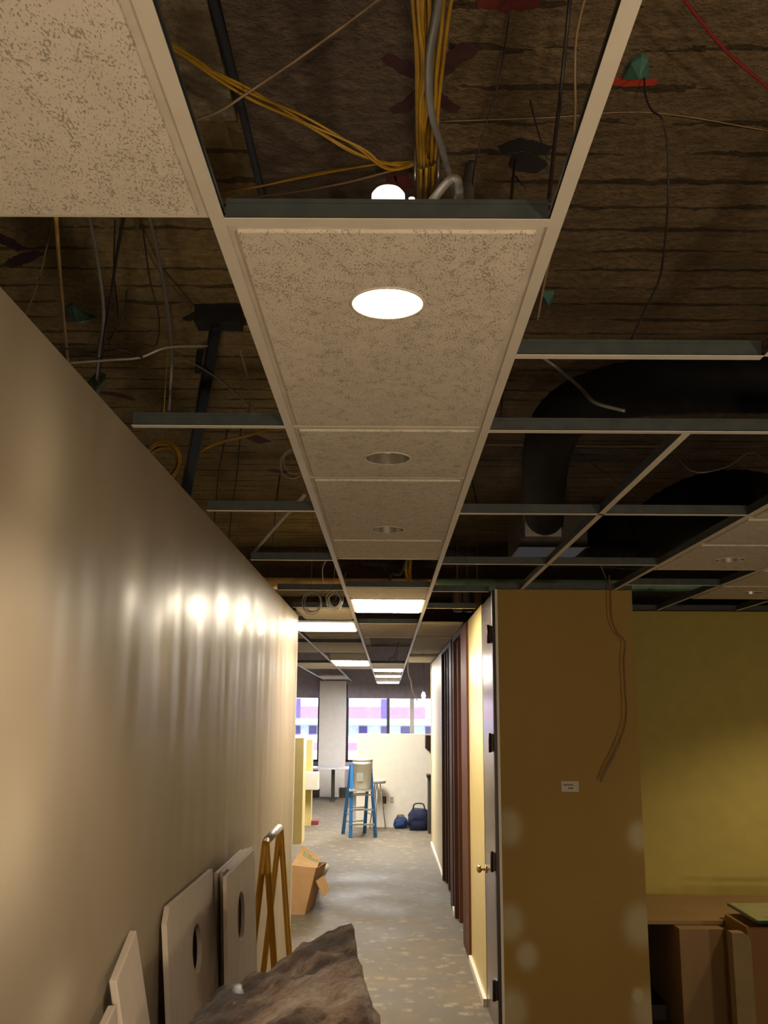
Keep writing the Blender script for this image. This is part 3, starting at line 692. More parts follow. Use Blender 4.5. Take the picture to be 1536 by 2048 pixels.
pw('hanger_wire', [(482, 850, 3.3), (475, 940, 3.2), (465, 1010, 3.1), (458, 1080, 3.0)], .004, 'bwire', 'dark wire hanging behind the nearest left tee, right one')
pw('hanger_wire', [(560, 950, 3.3), (552, 1010, 3.1), (545, 1090, 3.0)], .004, 'bwire', 'dark wire hanging near the second left tee')
pw('yellow_cable', [(395, 905, 3.1), (440, 885, 3.12), (500, 870, 3.15), (560, 850, 3.15)], .007, 'ycable', 'yellow cable sloping up to the strip above the left tees', 'cable')
def coil(c, r, n, m, wr, label, tilt=0.0, turns_jit=.08):
    t = MB()
    for k in range(n):
        rr = r * random.uniform(1 - turns_jit * 2, 1 + turns_jit); o = Vector((random.gauss(0, .008), random.gauss(0, .012), random.gauss(0, .008)))
        if k == 0: t.tube([c + Vector((0, 0, r)), Vector((c.x, c.y, DZ))], wr * .6, 5)
        t.tube([c + o + Vector((cos(a) * rr, sin(a) * rr * sin(tilt), sin(a) * rr * cos(tilt) * 1.15)) for a in [2 * pi * i / 28 for i in range(28)]], wr, 6, closed=True)
    return tag(t.build('cable_coil', m), label, 'cable coil')
coil(at(322, 925, y=3.7), .068, 9, 'ycable', .0045, 'coiled yellow cable hanging just above the left wall')
coil(at(592, 925, y=3.9), .055, 4, 'wwire', .0018, 'loose pale wire coil touching the left strip tee')
coil(at(622, 1203, y=7.0), .07, 5, 'gcable', .003, 'grey wire coil above the left wall end, left one')
coil(at(668, 1200, y=6.9), .055, 4, 'wwire', .003, 'pale wire coil beside the strip tee before the troffer')
wire('white_wire', [(652, 1120, 2.78), (645, 1140, 2.9), (648, 1170, 2.85), (655, 1185, 2.8)], .003, 'wwire', 'white wire looping down from the strip tee')
# hanger post
hp = thing('hanger_post', (-.78, 3.76, 2.75), 'dark steel angle post hanging from the deck behind the left wall', 'hanger post')
pa, pb = at(436, 650, y=3.76), at(371, 1000, y=3.80)
MB().prism([(pa.x - .022, pa.z), (pa.x + .018, pa.z), (pb.x + .016, pb.z - .1), (pb.x - .016, pb.z - .1)], 1, 3.76, 3.768).build('angle_leg', 'darksteel', hp)
MB().prism([(pa.x - .026, pa.z), (pa.x - .022, pa.z), (pb.x - .016, pb.z - .1), (pb.x - .022, pb.z - .1)], 1, 3.728, 3.768).build('angle_flange', 'vav', hp)
B(pa.x - .09, pa.x + .10, 3.70, 3.80, pa.z - .01, DZ - .004).build('deck_bracket', 'blackpaint', hp)
tag(MB().tube([at(400, 700, y=3.7), at(396, 745, y=3.7)], .014, 8).build('turnbuckle', 'blackpaint'), 'small black turnbuckle left of the dark hanger post', 'turnbuckle')
wire('diagonal_strut', [(610, 990, 2.95), (556, 1048, 2.9), (508, 1103, 2.86)], .011, 'tile_edge', 'loose pale strut slanting between the left cross tees', 'strut')
# big black flex ducts
def duct(pts, r, label):
    P = smoothp(pts, 10); n = len(P)
    return tag(MB().tube(P, [r * (1 + .035 * (i % 2)) for i in range(n)], 20).build('flexible_duct', 'black'), label, 'duct')
duct([at(1700, 770, z=3.18), at(1536, 768, z=3.2), at(1380, 770, z=3.22), at(1230, 785, z=3.25), at(1130, 830, z=3.22), at(1095, 900, z=3.18), at(1088, 990, z=3.14), at(1090, 1050, z=3.12)], .115, 'long black flexible duct bending down to the grey box')
duct([at(1640, 1060, z=3.15), at(1536, 1010, z=3.16), at(1440, 1000, z=3.17), at(1350, 1030, z=3.15), at(1270, 1085, z=3.06), at(1215, 1075, z=3.06)], .17, 'black flexible duct arching above the right tile field')
vv = thing('air_box', (1.05, 5.9, 2.95), 'dull grey sheet metal air box above the open grid', 'duct box')
q0, q1 = at(1040, 1085, y=5.8), at(1176, 1100, y=5.8)
B(q0.x, q1.x, 5.8, 6.4, q0.z - .02, q0.z + .22).build('box_body', 'vav', vv)
B(q0.x - .01, q1.x + .01, 5.79, 5.80, q0.z - .03, q0.z - .015).build('bottom_flange', 'vav', vv)
B(q0.x + .02, q0.x + .24, 5.70, 5.80, q0.z + .02, q0.z + .18).build('inlet_collar', 'steel', vv)
wire('strap', [(1085, 715, 3.4), (1120, 740, 3.35), (1160, 775, 3.2), (1190, 805, 3.1), (1250, 822, 3.05)], .007, 'gcable', 'grey strap looped under the long black duct', 'strap')
wire('white_wire', [(1330, 875, 3.3), (1380, 940, 3.0), (1450, 935, 3.0), (1500, 905, 3.1), (1536, 925, 3.1)], .003, 'gcable', 'thin grey wire sagging right of the diagonal tee')
wire('white_wire', [(900, 889, 3.55), (1050, 890, 3.55), (1200, 893, 3.55), (1320, 893, 3.55)], .005, 'tanwire', 'pale rod stretched behind the second right cross tee')
wire('hanger_wire', [(1140, 895, 3.5), (1330, 1040, 3.4), (1330, 1100, 3.3)], .003, 'bwire', 'thin dark wire behind the diagonal tee')
for (a, b, lb) in [((1010, 720), (1000, 860), 'dark hanger wire left of the long duct'), ((942, 950), (955, 1012), 'dark wire pair beside the strip tee'),
                   ((1480, 980), (1475, 1040), 'thin wire in front of the arching duct')]:
    wire('hanger_wire', [(*a, 3.5), (*b, 2.95)], .004, 'bwire', lb)
wire('white_wire', [(1190, 1105, 3.0), (1205, 1140, 2.9), (1222, 1182, 2.78)], .003, 'wwire', 'pale wire reaching the top of the ochre wall')
# cross pipes beyond
tag(MB().tube([(-6, 8.5, 3.08), (.16, 8.5, 3.08)], .055, 16).build('insulated_pipe', 'pipe_tan'), 'tan wrapped pipe crossing above the open strip bay', 'pipe')
tag(MB().tube([(.20, 8.5, 3.08), (6.8, 8.5, 3.08)], .055, 16).build('insulated_pipe', 'pipe_green'), 'greenish wrapped pipe right of the tan one', 'pipe')
tag(B(-6, 6.5, 9.6, 9.9, 3.25, DZ).build('steel_beam', 'beam'), 'dark beam crossing behind the wrapped pipes', 'beam')
tag(B(-6, 6.5, 13.8, 14.2, 3.2, DZ).build('steel_beam', 'beam'), 'far dark beam crossing above the corridor', 'beam')
cb2 = thing('cable_bundle', (.15, 7.8, 3.1), 'yellow cable bundle dropping and turning right over the strip bay', 'cable bundle')
for k in range(6):
    o = Vector((random.gauss(0, .012), random.gauss(0, .012), random.gauss(0, .012)))
    MB().tube(smoothp([at(818, 1118, y=7.7) + o, at(816, 1145, y=7.7) + o, at(820, 1162, y=7.7) + o, at(835, 1168, y=7.7) + o, at(872, 1166, y=7.7) + o]), .010, 6).build('cable', 'ycable', cb2)
for k, px in enumerate((915, 935, 955)):
    p = at(px, 1205, y=9.2)
    tag(MB().tube([p + Vector((0, 0, .12)), (p.x, p.y, DZ)], .006, 6).lathe([(.0, -.09), (.04, -.09), (.045, -.07), (.045, .10), (.03, .12), (0, .12)], p, 20).build('pipe_fitting', 'copper' if k != 1 else 'gcable'), ['copper pipe fitting left of the ochre wall, nearest the strip', 'grey pipe fitting between the two copper ones', 'copper pipe fitting nearest the ochre wall'][k], 'pipe fitting')
# second yellow run far left
wire('yellow_cable', [(668, 1312, 3.3), (690, 1308, 3.3), (705, 1312, 3.25)], .02, 'ycable', 'short yellow cable run above the far left troffer', 'cable')
# hanging wires in the corridor
tag(MB().tube(smoothp([at(px, py, y=14.5) for px, py in [(815, 1300), (816, 1330), (817, 1348), (822, 1362), (824, 1378), (830, 1392), (835, 1402)]]), .008, 8).build('white_wire', 'wwire'), 'white wire dangling right of the far troffers', 'wire')
tag(MB().tube(smoothp([at(px, py, y=6.12) for px, py in [(1218, 1150), (1221, 1190), (1223, 1235), (1232, 1262), (1250, 1285), (1248, 1320), (1250, 1370), (1253, 1420), (1250, 1450), (1240, 1480), (1222, 1520)]]), .0042, 8).build('brown_wire', 'brownwire'), 'long brown wire dangling in front of the ochre wall', 'wire')
tag(MB().tube(smoothp([at(px, py, y=6.12) for px, py in [(1240, 1482), (1225, 1515), (1212, 1540), (1202, 1564)]]), .008, 8).build('brown_wire_sleeve', 'tanwire'), 'frayed brown sleeve at the end of the dangling wire', 'wire')
hl = thing('hanging_bulb', at(847, 1390, y=20), 'small bare lit bulb hanging before the far windows', 'light bulb')
p = at(847, 1390, y=20)
MB().lathe([(0, -.09), (.03, -.07), (.045, -.02), (.035, .03), (.018, .06)], p, 16).build('bulb', 'bulb', hl)
MB().lathe([(.018, .06), (.02, .11), (0, .11)], p, 12).build('socket', 'bwire', hl)
MB().tube([p + Vector((0, 0, .11)), Vector((p.x, p.y, DZ))], .006, 6).build('cord', 'bwire', hl)
# ================================================================== OCHRE WALL SIGN
sg = thing('wall_label', at(1140, 1573, y=6.195), 'small pale paper label on the ochre wall', 'label')
c = at(1140, 1573, y=6.195)
B(c.x - .055, c.x + .055, 6.193, 6.199, c.z - .032, c.z + .032).build('paper', 'label', sg)
for (dx, dz, w) in [(-.01, .010, .030), (.004, -.010, .016)]: B(c.x + dx - w, c.x + dx + w, 6.1922, 6.193, c.z + dz - .005, c.z + dz + .005).build('faded_print', 'ink', sg)
# ================================================================== LEFT WALL THINGS
def board(name, pts, thick, lean, label, m='tile', hole=None, z_ref=1.3, x_top=-.73):
    """panel leaning on the left wall: outline in (y, z), x from the lean"""
    fx = lambda z: x_top + (z_ref - z) * lean
    t = thing(name, (fx(0), pts[0][0], 0), label, 'ceiling tile')
    n = len(pts)
    if hole:
        hy, hz, hr = hole; seg = 32; inn = [(hy + hr * cos(2 * pi * k / seg), hz + hr * sin(2 * pi * k / seg)) for k in range(seg)]
        bm = bmesh.new()
        def loop(P, off): return [bm.verts.new((fx(z) + off, y, z)) for y, z in P]
        for off in (0, -thick):
            o_ = loop(pts, off); i_ = loop(inn, off)
            es = [bm.edges.new((o_[k], o_[(k + 1) % n])) for k in range(n)] + [bm.edges.new((i_[k], i_[(k + 1) % seg])) for k in range(seg)]
            bmesh.ops.triangle_fill(bm, use_beauty=True, edges=es)
            if off == 0: O, I = o_, i_
            else:
                for k in range(n): bm.faces.new((O[k], O[(k + 1) % n], o_[(k + 1) % n], o_[k]))
                for k in range(seg): bm.faces.new((I[k], i_[k], i_[(k + 1) % seg], I[(k + 1) % seg]))
        me = bpy.data.meshes.new(name); bmesh.ops.recalc_face_normals(bm, faces=bm.faces); bm.to_mesh(me); bm.free(); me.materials.append(M[m])
        o = bpy.data.objects.new('panel', me); COL.objects.link(o); o.parent = t; o.matrix_parent_inverse = Matrix.Translation(-t.location)
    else:
        vs = [(fx(z), y, z) for y, z in pts] + [(fx(z) - thick, y, z) for y, z in pts]
        MB().add(vs, [tuple(range(n)), tuple(range(n, 2 * n))[::-1]] + [(i, (i + 1) % n, n + (i + 1) % n, n + i) for i in range(n)]).build('panel', m, t, .004)
    return t
M['board'] = simple('board_face', (.62, .54, .46), .8, var=.05, vs=10, bs=.2, bscale=90)
M['board_edge'] = simple('board_edge', (.62, .52, .38), .85, var=.1)
ya, yb = 3.34, 4.19
hc = at(420, 1897, x=-.66)
board('leaning_ceiling_tile', [(ya, 0), (yb, 0), (yb, 1.295), (ya + .05, 1.295), (ya, 1.25)], .018, .10, 'large leaning ceiling tile with a round downlight hole', 'board', (hc.y, hc.z, .085))
# stack of tiles seen edge-on and a second holed tile
for k in range(3):
    xo = -.722 + .024 * k
    board('leaning_ceiling_tile', [(4.25 + .01 * k, 0), (4.98, 0), (4.98, 1.27 + .006 * k), (4.25 + .01 * k, 1.27 + .006 * k)], .015, .055, ['leaning tile nearest the wall in the edge-on stack', 'middle leaning tile in the edge-on stack', 'outer leaning tile in the edge-on stack, right behind the big holed one'][k], 'board', x_top=xo)
hc = at(486, 1832, x=-.625)
board('leaning_ceiling_tile', [(4.03, 0), (4.85, 0), (4.85, 1.29), (4.03, 1.29)], .015, .055, 'leaning tile with a narrow looking hole beside the yellow frame', 'board', (hc.y, hc.z, .10), x_top=-.645)
board('leaning_ceiling_tile', [(2.72, .0), (2.97, .0), (2.97, 1.31), (2.72, 1.235)], .022, .22, 'small leaning board with a cut corner at the bottom left', 'board')
board('leaning_ceiling_tile', [(2.52, .0), (2.71, .0), (2.71, 1.18), (2.58, 1.15)], .022, .16, 'lowest leaning board piece, nearest the camera by the left wall', 'board')
# folding yellow A-frame
fr = thing('folding_frame', (-.62, 5.4, 0), 'orange-yellow folding tube frame standing against the left wall', 'folding frame')
y0, y1, xt, zt = 5.04, 5.70, -.615, 1.30
for (dx, dn) in ((.135, 'leg'), (-.12, 'leg')):
    for yy, sy in ((y0, 1), (y1, -1)):
        pts = [(xt, yy + .06 * sy, zt), (xt + dx * .03, yy + .015 * sy, zt - .015), (xt + dx * .06, yy, zt - .06), (xt + dx * .45, yy, zt * .55), (xt + dx, yy, .01)]
        MB().tube(smoothp(pts, 6), .0165, 12).build('leg', 'frame_y', fr)
MB().tube([(xt, y0 + .06, zt), (xt, y1 - .06, zt)], .021, 14).build('taped_top_bar', 'ductape', fr)
for dx in (.135, -.12): MB().tube([(xt + dx * .88, y0, .16), (xt + dx * .88, y1, .16)], .012, 10).build('cross_bar', 'frame_y', fr)
# cardboard box with open printed flaps
bx = thing('cardboard_box', (-.92, 10.2, 0), 'brown open cardboard box with green print beyond the wall end', 'box')
f0, f1 = at(580, 1829, z=0), at(607, 1832, z=0)
fx0, fx1, fy = f0.x, f1.x, f0.y
Hb = .43
def quadslab(a, b, c, d, th, name, m, par):
    a, b, c, d = map(Vector, (a, b, c, d)); n = (b - a).cross(d - a).normalized() * th; vs = [a, b, c, d, a + n, b + n, c + n, d + n]
    return MB().add(vs, [(0, 1, 2, 3), (7, 6, 5, 4), (0, 4, 5, 1), (1, 5, 6, 2), (2, 6, 7, 3), (3, 7, 4, 0)]).build(name, m, par)
dxr = .10
quadslab((fx0, fy, 0), (fx1, fy, 0), (fx1 + dxr, fy + .02, Hb), (fx0, fy + .02, Hb + .03), .006, 'front_panel', 'card', bx)
quadslab((fx1, fy, 0), (fx1 + .06, fy + .42, 0), (fx1 + dxr + .08, fy + .42, Hb), (fx1 + dxr, fy + .02, Hb), .006, 'side_panel', 'card', bx)
quadslab((fx0, fy + .42, 0), (fx1 + .06, fy + .42, 0), (fx1 + dxr + .08, fy + .42, Hb), (fx0, fy + .42, Hb), .006, 'back_panel', 'card', bx)
quadslab((fx0 - .004, fy, 0), (fx0 - .004, fy + .42, 0), (fx0 - .004, fy + .42, Hb), (fx0 - .004, fy, Hb), .006, 'side_panel', 'card', bx)
quadslab((fx0, fy, .0), (fx1, fy, .0), (fx1 + .06, fy + .42, .0), (fx0, fy + .42, .0), .006, 'bottom_panel', 'card', bx)
# printed flap standing up and back
a, b = Vector((fx0, fy + .02, Hb + .02)), Vector((fx1 + dxr, fy + .02, Hb)); 
c, d = at(642, 1716, y=fy + .40), at(604, 1692, y=fy + .40)
b2 = b + Vector((.015, 0, 0))
m_ = lambda u, v: (a.lerp(b2, u)).lerp(d.lerp(c, u), v)
nn = (b2 - a).cross(d - a).normalized(); nn = -nn if nn.y > 0 else nn
g9 = [m_(i / 8, j / 8) + nn * (.005 * k) for k in (0, 1) for i in range(9) for j in range(9)]
q9 = [(i * 9 + j, i * 9 + j + 1, i * 9 + j + 10, i * 9 + j + 9) for i in range(8) for j in range(8)]
rim = [i * 9 for i in range(9)] + [72 + j for j in range(1, 9)] + [i * 9 + 8 for i in range(7, -1, -1)] + [j for j in range(7, 0, -1)]
MB().add(g9, q9 + [tuple(81 + k for k in f[::-1]) for f in q9] + [(rim[k], rim[(k + 1) % 32], 81 + rim[(k + 1) % 32], 81 + rim[k]) for k in range(32)]).build('printed_flap', 'card_in', bx)
# green lettering strokes on the flap (text object turned into mesh)
tc = bpy.data.curves.new('print', 'FONT'); tc.body = 'IolBuss'; tc.size = 1; to = bpy.data.objects.new('tmp', tc); COL.objects.link(to)
dg = bpy.context.evaluated_depsgraph_get(); tm = bpy.data.meshes.new_from_object(to.evaluated_get(dg)); COL.objects.unlink(to)
mx = max(v.co.x for v in tm.vertices); my = max(v.co.y for v in tm.vertices)
for v in tm.vertices:
    u, w = v.co.x / mx, v.co.y / my
    v.co = m_(.22 + .72 * u, .44 + .26 * w + .10 * (1 - u)) + nn * .008
tm.materials.append(M['green']); go = bpy.data.objects.new('green_lettering', tm); COL.objects.link(go); go.parent = bx; go.matrix_parent_inverse = Matrix.Translation(-bx.location)
# side flap hanging to the right
e0, e1 = at(632, 1762, y=fy + .1), at(648, 1750, y=fy + .35); e2, e3 = at(660, 1780, y=fy + .3), at(648, 1795, y=fy + .1)
quadslab(e0, e1, e2, e3, .006, 'side_flap', 'card_in', bx)
tag(MB().tube([at(632, 1772, z=.03), at(652, 1733, y=fy + .5)], .035, 14).build('paper_roll', 'offwhite'), 'short white roll behind the cardboard box flap', 'roll')
# shaggy draped bundle in the foreground
def bundle():
    zt = 1.04
    foot = [at(702, 1853, z=zt), at(560, 1925, z=zt), at(395, 2020, z=zt) + Vector((0, 0, 0)), Vector((-.62, 2.55, zt)), Vector((-.30, 2.35, zt)), Vector((-.045, 2.45, zt)), at(738, 2040, z=zt)]
    foot = [Vector((p.x, p.y, 0)) for p in foot]; P = []; n = len(foot)
    cen = sum(foot, Vector()) / n
    for i in range(n):
        a, b = foot[i], foot[(i + 1) % n]
        for k in range(26): P.append(a.lerp(b, k / 26))
    m = len(P)
    for _ in range(1): P = [(P[i - 1] + P[i] * 2 + P[(i + 1) % m]) / 4 for i in range(m)]
    rings = []
    nz = 60
    def pt(p, s, z, out=0.0):
        q = cen + (p - cen) * s + (p - cen).normalized() * out; v = Vector((q.x, q.y, z))
        nv = noise.fractal(Vector((v.x * 5, v.y * 3, v.z * 5)), 1.0, 2.0, 5)
        w = noise.fractal(Vector((v.x * 14 + 7, v.y * 9, v.z * 7)), 1.0, 2.0, 4)
        d = (p - cen).normalized(); return v + Vector((d.x, d.y, 0)) * (nv * .022 + w * .012) * (1 if s > .95 else .3) + Vector((0, 0, (nv * .030 + w * .012) * (0 if z < .02 else 1)))
    for k in range(nz):
        z = zt * k / nz; out = (zt - z) ; out = .075 * min(1, out / .16) ** .7 + .03 * (out / zt)
        rings.append([pt(p, 1.0, z, out * (1 if (p - cen).x > 0 else .25)) for p in P])
    for s, dz in [(.99, -.008), (.975, 0)] + [(.96 - .03 * k, .001 * k) for k in range(31)]:
        rings.append([pt(p, s, zt + dz, 0) for p in P])
    vs = [v for r in rings for v in r]; fs = []
    for i in range(len(rings) - 1):
        for k in range(m): fs.append((i * m + k, i * m + (k + 1) % m, (i + 1) * m + (k + 1) % m, (i + 1) * m + k))
    fs.append(tuple(range(m))[::-1]); fs.append(tuple((len(rings) - 1) * m + k for k in range(m)))
    return MB().add(vs, fs, True)
tag(bundle().build('draped_blanket_bundle', 'fuzz'), 'dark brown shaggy blanket-covered bundle in the foreground', 'blanket')
pl = MB(); gp = []
for i in range(10):
    for j in range(8):
        b_ = Vector((-.60 + .022 * i, 3.05 + .06 * j, 1.05 - .35 * (i / 9 - .5) ** 2)); w = noise.fractal(b_ * 11, 1, 2, 4)
        gp.append(b_ + Vector((0, 0, w * .03)))
n0 = len(gp); gp2 = [p - Vector((0, 0, .004)) for p in gp]
fs = [(i * 8 + j, i * 8 + j + 1, (i + 1) * 8 + j + 1, (i + 1) * 8 + j) for i in range(9) for j in range(7)]
tag(pl.add(gp + gp2, fs + [tuple(n0 + q for q in f[::-1]) for f in fs], True).build('plastic_sheet', 'plastic'), 'crumpled clear plastic between the brown bundle and leaning tiles', 'plastic sheet')
# ================================================================== FAR END
lt = at(716, 1520, y=16.4)
lad = thing('step_ladder', (lt.x, 16.2, 0), 'blue fibreglass step ladder at the end of the corridor', 'ladder')
F1, F2, F3, F4 = at(686, 1668, z=0), at(701, 1676, z=0), at(729, 1666, z=0), at(751, 1674, z=0)
T1 = at(702, 1528, y=F2.y + .15); T4 = at(741, 1528, y=F2.y + .15)
T2 = T1 + Vector((.02, -.05, 0)); T3 = T4 + Vector((-.03, .08, 0))
legs = [(F1, T1), (F2, T2), (F3, T3), (F4, T4)]
for a, b in legs:
    d = b - a; mb = MB(); w = .030
    mb.add([a + Vector((sx * w, sy * .015, 0)) for sx, sy in ((-1, -1), (1, -1), (1, 1), (-1, 1))] + [b + Vector((sx * w * .8, sy * .015, 0)) for sx, sy in ((-1, -1), (1, -1), (1, 1), (-1, 1))],
           [(0, 1, 2, 3), (4, 5, 6, 7), (0, 1, 5, 4), (1, 2, 6, 5), (2, 3, 7, 6), (3, 0, 4, 7)]).build('leg', 'blue', lad)
for k, t_ in enumerate((.18, .38, .58)):
    p, q = F2.lerp(T2, t_), F4.lerp(T4, t_); MB().box(min(p.x, q.x), max(p.x, q.x), p.y - .03, p.y + .05, p.z - .012, p.z + .012).build('step', 'steel', lad)
    p, q = F1.lerp(T1, t_), F3.lerp(T3, t_); MB().tube([p, q], .010, 8).build('rear_brace', 'steel', lad)
for p, q in ((F1, F2), (F3, F4)): MB().tube([p.lerp(legs[legs.index((F1, T1))][1] if p is F1 else T3, .3), q.lerp(T2 if q is F2 else T4, .3)], .008, 8).build('spreader', 'steel', lad)
pz = at(722, 1578, y=F2.y + .1).z
B(T1.x - .02, T4.x + .02, F2.y - .02, F2.y + .30, pz - .03, pz - .005).build('platform', 'greylid', lad)
bc = Vector(((T1.x + T4.x) / 2 + .03, F2.y + .12, pz))
bk = thing('paint_bucket', bc, 'white plastic bucket standing on the blue ladder', 'bucket')
MB().lathe([(0, .0), (.125, 0), (.135, .02), (.155, .38), (.163, .385), (.163, .43), (.155, .44), (.148, .43), (.13, .03), (0, .02)], bc, 32).build('bucket_body', 'bucket', bk)
bb = bk.children[0]
MB().lathe([(.164, .435), (.168, .45), (.168, .475), (.0, .48)], bc, 32).build('lid', 'greylid', bk)
B(bc.x - .09, bc.x + .02, bc.y - .158, bc.y - .150, bc.z + .13, bc.z + .26).build('bucket_label', 'bucket_label', bb)
MB().tube([bc + Vector((cos(a) * .172, -.02, .33 + sin(a) * .16)) for a in [pi + .2 + (pi - .4) * k / 14 for k in range(15)]], .004, 6).build('handle', 'steel', bk)
st = thing('tool_stand', (at(752, 1658, z=0)), 'thin metal stand with a grey tray right of the ladder', 'stand')
sp = at(754, 1658, z=0); sz = at(757, 1566, y=sp.y).z
for k in range(3):
    a = 2.1 * k + .4; MB().tube([sp + Vector((cos(a) * .16, sin(a) * .16, 0)), Vector((sp.x + cos(a) * .05, sp.y + sin(a) * .05, sz))], .009, 8).build('leg', 'steel', st)
MB().lathe([(0, 0), (.14, 0), (.15, .02), (.15, .05), (.14, .05), (.13, .02), (0, .015)], Vector((sp.x, sp.y, sz)), 20).build('tray', 'greylid', st)
# bags
def bag(c, w, d, h, m, label, strap, nm='tool_bag'):
    t = thing(nm, c, label, 'bag'); vs = []; nu, nv = 28, 16
    for j in range(nv + 1):
        v = j / nv
        for i in range(nu):
            a = 2 * pi * i / nu; e = .55; cx = math.copysign(abs(cos(a)) ** e, cos(a)); cy = math.copysign(abs(sin(a)) ** e, sin(a))
            k = (.90 + .16 * sin(pi * min(1, v * 1.15))) * (1 - .30 * max(0, v - .75) / .25) * (0.02 if v == 1 else 1)
            p = Vector((cx * w / 2 * k, cy * d / 2 * k, v * h)); nz = noise.fractal(p * 9 + Vector(c), 1, 2, 4) * .03 * min(1, v * 4)
            vs.append(Vector(c) + p + Vector((nz, nz * .6, nz * .9)))
    fs = [(j * nu + i, j * nu + (i + 1) % nu, (j + 1) * nu + (i + 1) % nu, (j + 1) * nu + i) for j in range(nv) for i in range(nu)]; fs.append(tuple(range(nu))[::-1])
    MB().add(vs, fs, True).build('bag_body', m, t)
    MB().tube(smoothp([Vector(c) + Vector(q) for q in ((-w * .3, -d * .3, h * .95), (-w * .2, -d * .35, h * 1.18), (w * .2, -d * .35, h * 1.18), (w * .3, -d * .3, h * .95))]), .012, 8).build('handle', strap, t)
    return t
p = at(838, 1662, z=0); bag((p.x, p.y + .15, 0), .34, .26, .37, 'bag', 'large navy tool bag against the white half wall', 'bwire')
p = at(801, 1658, z=0); bag((p.x, p.y + .12, 0), .22, .20, .19, 'bag2', 'small blue bag left of the large navy bag', 'ycable')
# outlets on the half wall
for (px, m, lb) in ((768, 'bronze', 'dark outlet plate on the white half wall'), (784, 'plate', 'beige outlet plate on the white half wall')):
    c = at(px, 1600, y=YH); t = thing('outlet_plate', c, lb, 'outlet')
    cvp = B(c.x - .038, c.x + .038, YH - .008, YH - .001, c.z - .06, c.z + .06).build('cover_plate', m, t)
    for dz in (-.025, .025): B(c.x - .014, c.x + .014, YH - .011, YH - .008, c.z + dz - .012, c.z + dz + .012).build('socket', 'ink', cvp)
c = at(858, 1490, y=17.2)
t = thing('wall_cabinet', c, 'small dark cabinet on the white half wall by the corridor end', 'cabinet')
MB().prism([(c.x - .06, c.z - .06), (c.x + .3, c.z - .25), (c.x + .3, c.z + .16), (c.x - .06, c.z + .16)], 1, 17.2, 17.497).build('cabinet_body', 'bronze', t, .006)
B(c.x - .07, c.x + .31, 17.19, 17.497, c.z + .162, c.z + .185).build('cabinet_top', 'greylid', t)
c = at(860, 1600, y=16.6)
t = thing('low_bookcase', (c.x, 16.7, 0), 'dark low bookcase edge at the end of the cream wall', 'bookcase')
B(c.x - .03, c.x + .6, 16.6, 16.95, 0, at(858, 1556, y=16.6).z).build('carcass', 'shadowpanel', t, .005)
B(c.x - .05, c.x + .62, 16.57, 16.97, at(858, 1556, y=16.6).z + .002, at(858, 1551, y=16.6).z + .01).build('bookcase_top', 'bronze', t)
# yellow half partition and shelf at left
yp = 15.2; xa_, xb_ = at(592, 1560, y=yp).x, at(606, 1560, y=yp).x
struct('wall_half_left', B(xa_ - 3, xb_, yp, yp + .13, 0, 1.57), 'yellow')
struct('wall_half_return', B(xb_ - .13, xb_ + .0, yp + .13, yp + .5, 0, 1.57), 'yellow')
y2 = 17.6; x20, x21 = at(603, 1560, y=y2).x, at(623, 1560, y=y2).x
cbn = thing('yellow_column_cabinet', ((x20 + x21) / 2, y2, 0), 'pale yellow column behind the left half partition', 'column')
B(x20 - .3, x21, y2, y2 + .3, 0, at(615, 1480, y=y2).z).build('column_body', 'yellow', cbn)
g0, g1 = at(607, 1580, y=17.3), at(637, 1545, y=17.3)
tag(B(g0.x, g1.x, 17.3, 17.59, g0.z, g1.z).build('wall_box', 'offwhite', None, .01), 'pale beige box mounted on the yellow column', 'box')
r0, r1 = at(603, 1650, z=0), at(636, 1650, z=0)
tag(B(r0.x, r1.x, r0.y, r0.y + .25, 0, .075).build('brick_red_block', 'redthing', None, .006), 'flat dark red block on the floor by the partition', 'block')
# table under the window column
tb = thing('long_table', (-1.6, 22.6, 0), 'long pale table standing before the window column', 'table')
tz = .745; tx0, tx1 = at(575, 1535, y=22.3).x, at(703, 1535, y=22.3).x
B(tx0, tx1, 22.3, 23.1, tz - .035, tz).build('table_top', 'table', tb, .005)
for px in (588, 666):
    x = at(px, 1570, y=22.7).x
    MB().box(x - .04, x + .04, 22.66, 22.74, .03, tz - .035).box(x - .05, x + .05, 22.4, 23.0, 0, .03).build('leg', 'shadowpanel', tb)
for px, lb in ((628, 'small dark box on the floor under the left end of the table'), (690, 'small dark box on the floor behind the ladder')):
    c = at(px, 1594, z=0); tag(B(c.x - .13, c.x + .13, c.y - .1, c.y + .1, 0, .22).build('floor_box', 'shadowpanel', None, .01), lb, 'box')
# ================================================================== RIGHT ALCOVE FURNITURE
dk = thing('counter_desk', (1.9, 7.0, 0), 'maple laminate counter against the olive wall with dark knee space', 'desk')
ct = .655
fyc = at(1325, 1840, z=ct).y
B(XE + .002, 4.5, fyc, 7.395, ct - .028, ct).build('counter_top', 'desk', dk, .003)
xA, xB = at(1353, 1900, y=6.5).x, at(1463, 1900, y=6.5).x
MB().prism([(xA, 0), (xB + .02, 0), (xB + .02, ct - .03), (xA, ct - .03)], 1, 6.42, 7.38).build('pedestal', 'desk', dk, .004)
B(XE + .01, xA - .002, 7.2, 7.22, .0, ct - .03).build('knee_panel', 'shadowpanel', dk)
B(XE + .01, xA - .002, 6.75, 7.18, .0, .09).build('plinth', 'bronze', dk)
gd = thing('glass_topped_desk', (2.5, 6.2, 0), 'orange maple desk with a rounded beige panel and glass top', 'desk')
gx = 2.16
G0, G1 = at(1454, 1806, z=.75), at(1515, 1842, z=.75)
B(gx, 3.9, G1.y + .08, fyc - .015, 0, .70).build('desk_body', 'desk_o', gd, .01)
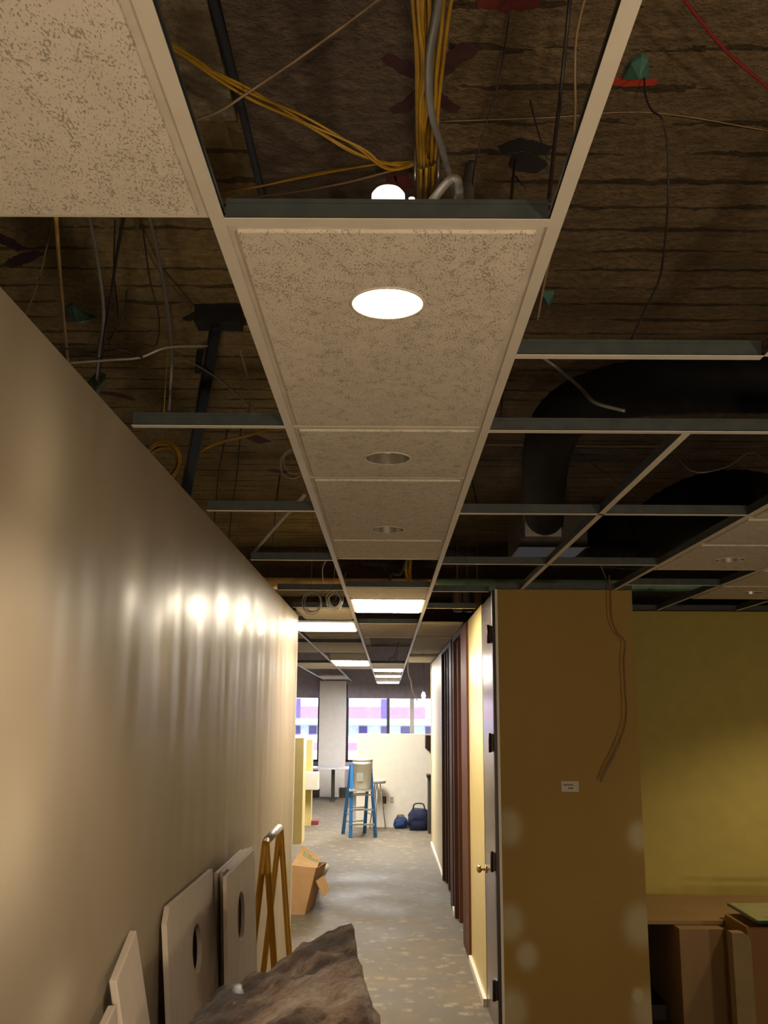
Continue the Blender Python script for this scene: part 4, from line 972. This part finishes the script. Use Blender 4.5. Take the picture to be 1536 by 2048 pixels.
px0, px1 = at(1466, 1900, y=G1.y).x, at(1503, 1900, y=G1.y).x
zt2 = at(1485, 1866, y=G1.y).z; rr = .05
poly = [(px0, 0), (px1, 0)] + [(px1 - rr + rr * cos(a), zt2 - rr + rr * sin(a)) for a in [pi / 2 * k / 8 for k in range(9)]] + [(px0, zt2)]
MB().prism(poly, 1, G1.y, G1.y + .075).build('rounded_panel', 'desk_lite', gd)
gp = [(G0.x, G0.y), (G1.x, G1.y), (3.9, G1.y), (3.9, G0.y)]
MB().prism(gp, 2, .735, .750).build('glass_edge', 'glass_edge', gd)
MB().prism([(G0.x + .012, G0.y - .003), (G1.x + .004, G1.y + .006), (3.895, G1.y + .006), (3.895, G0.y - .003)], 2, .7502, .7515).build('glass_surface', 'tabletop_glass', gd)
for x in (2.35, 3.6): MB().tube([(x, G1.y + .2, .70), (x, G1.y + .2, .735)], .02, 12).build('standoff', 'steel', gd)

# ---- repeats share a group
GR = {'ceiling_tile': 'lay-in ceiling tiles in the grid', 'leaning_ceiling_tile': 'tiles leaning on the left wall', 'main_tee': 'main tees of the ceiling grid',
      'cross_tee': 'cross tees of the ceiling grid', 'recessed_downlight': 'round recessed downlights', 'ceiling_troffer': 'lit troffers along the corridor',
      'hanger_wire': 'dark wires hanging above the ceiling', 'white_wire': 'pale wires above the ceiling', 'yellow_cable': 'yellow cables above the ceiling',
      'flexible_conduit': 'grey conduits above the ceiling', 'flexible_duct': 'black flexible ducts', 'cable_coil': 'coils hanging above the ceiling',
      'paint_mark': 'marks on the deck', 'deck_clip': 'teal clips on the deck', 'pipe_fitting': 'pipe fittings by the ochre wall', 'outlet_plate': 'outlets on the white half wall',
      'tool_bag': 'bags at the white half wall', 'floor_box': 'dark boxes under the table', 'added_fill_light': 'added halogen fill lights', 'cable_bundle': 'yellow cable bundles', 'hanger_ring': 'rings around the yellow bundle'}
for o in COL.objects:
    b_ = o.name.split('.')[0]
    if o.parent is None and b_ in GR and 'category' in o: o['group'] = GR[b_]
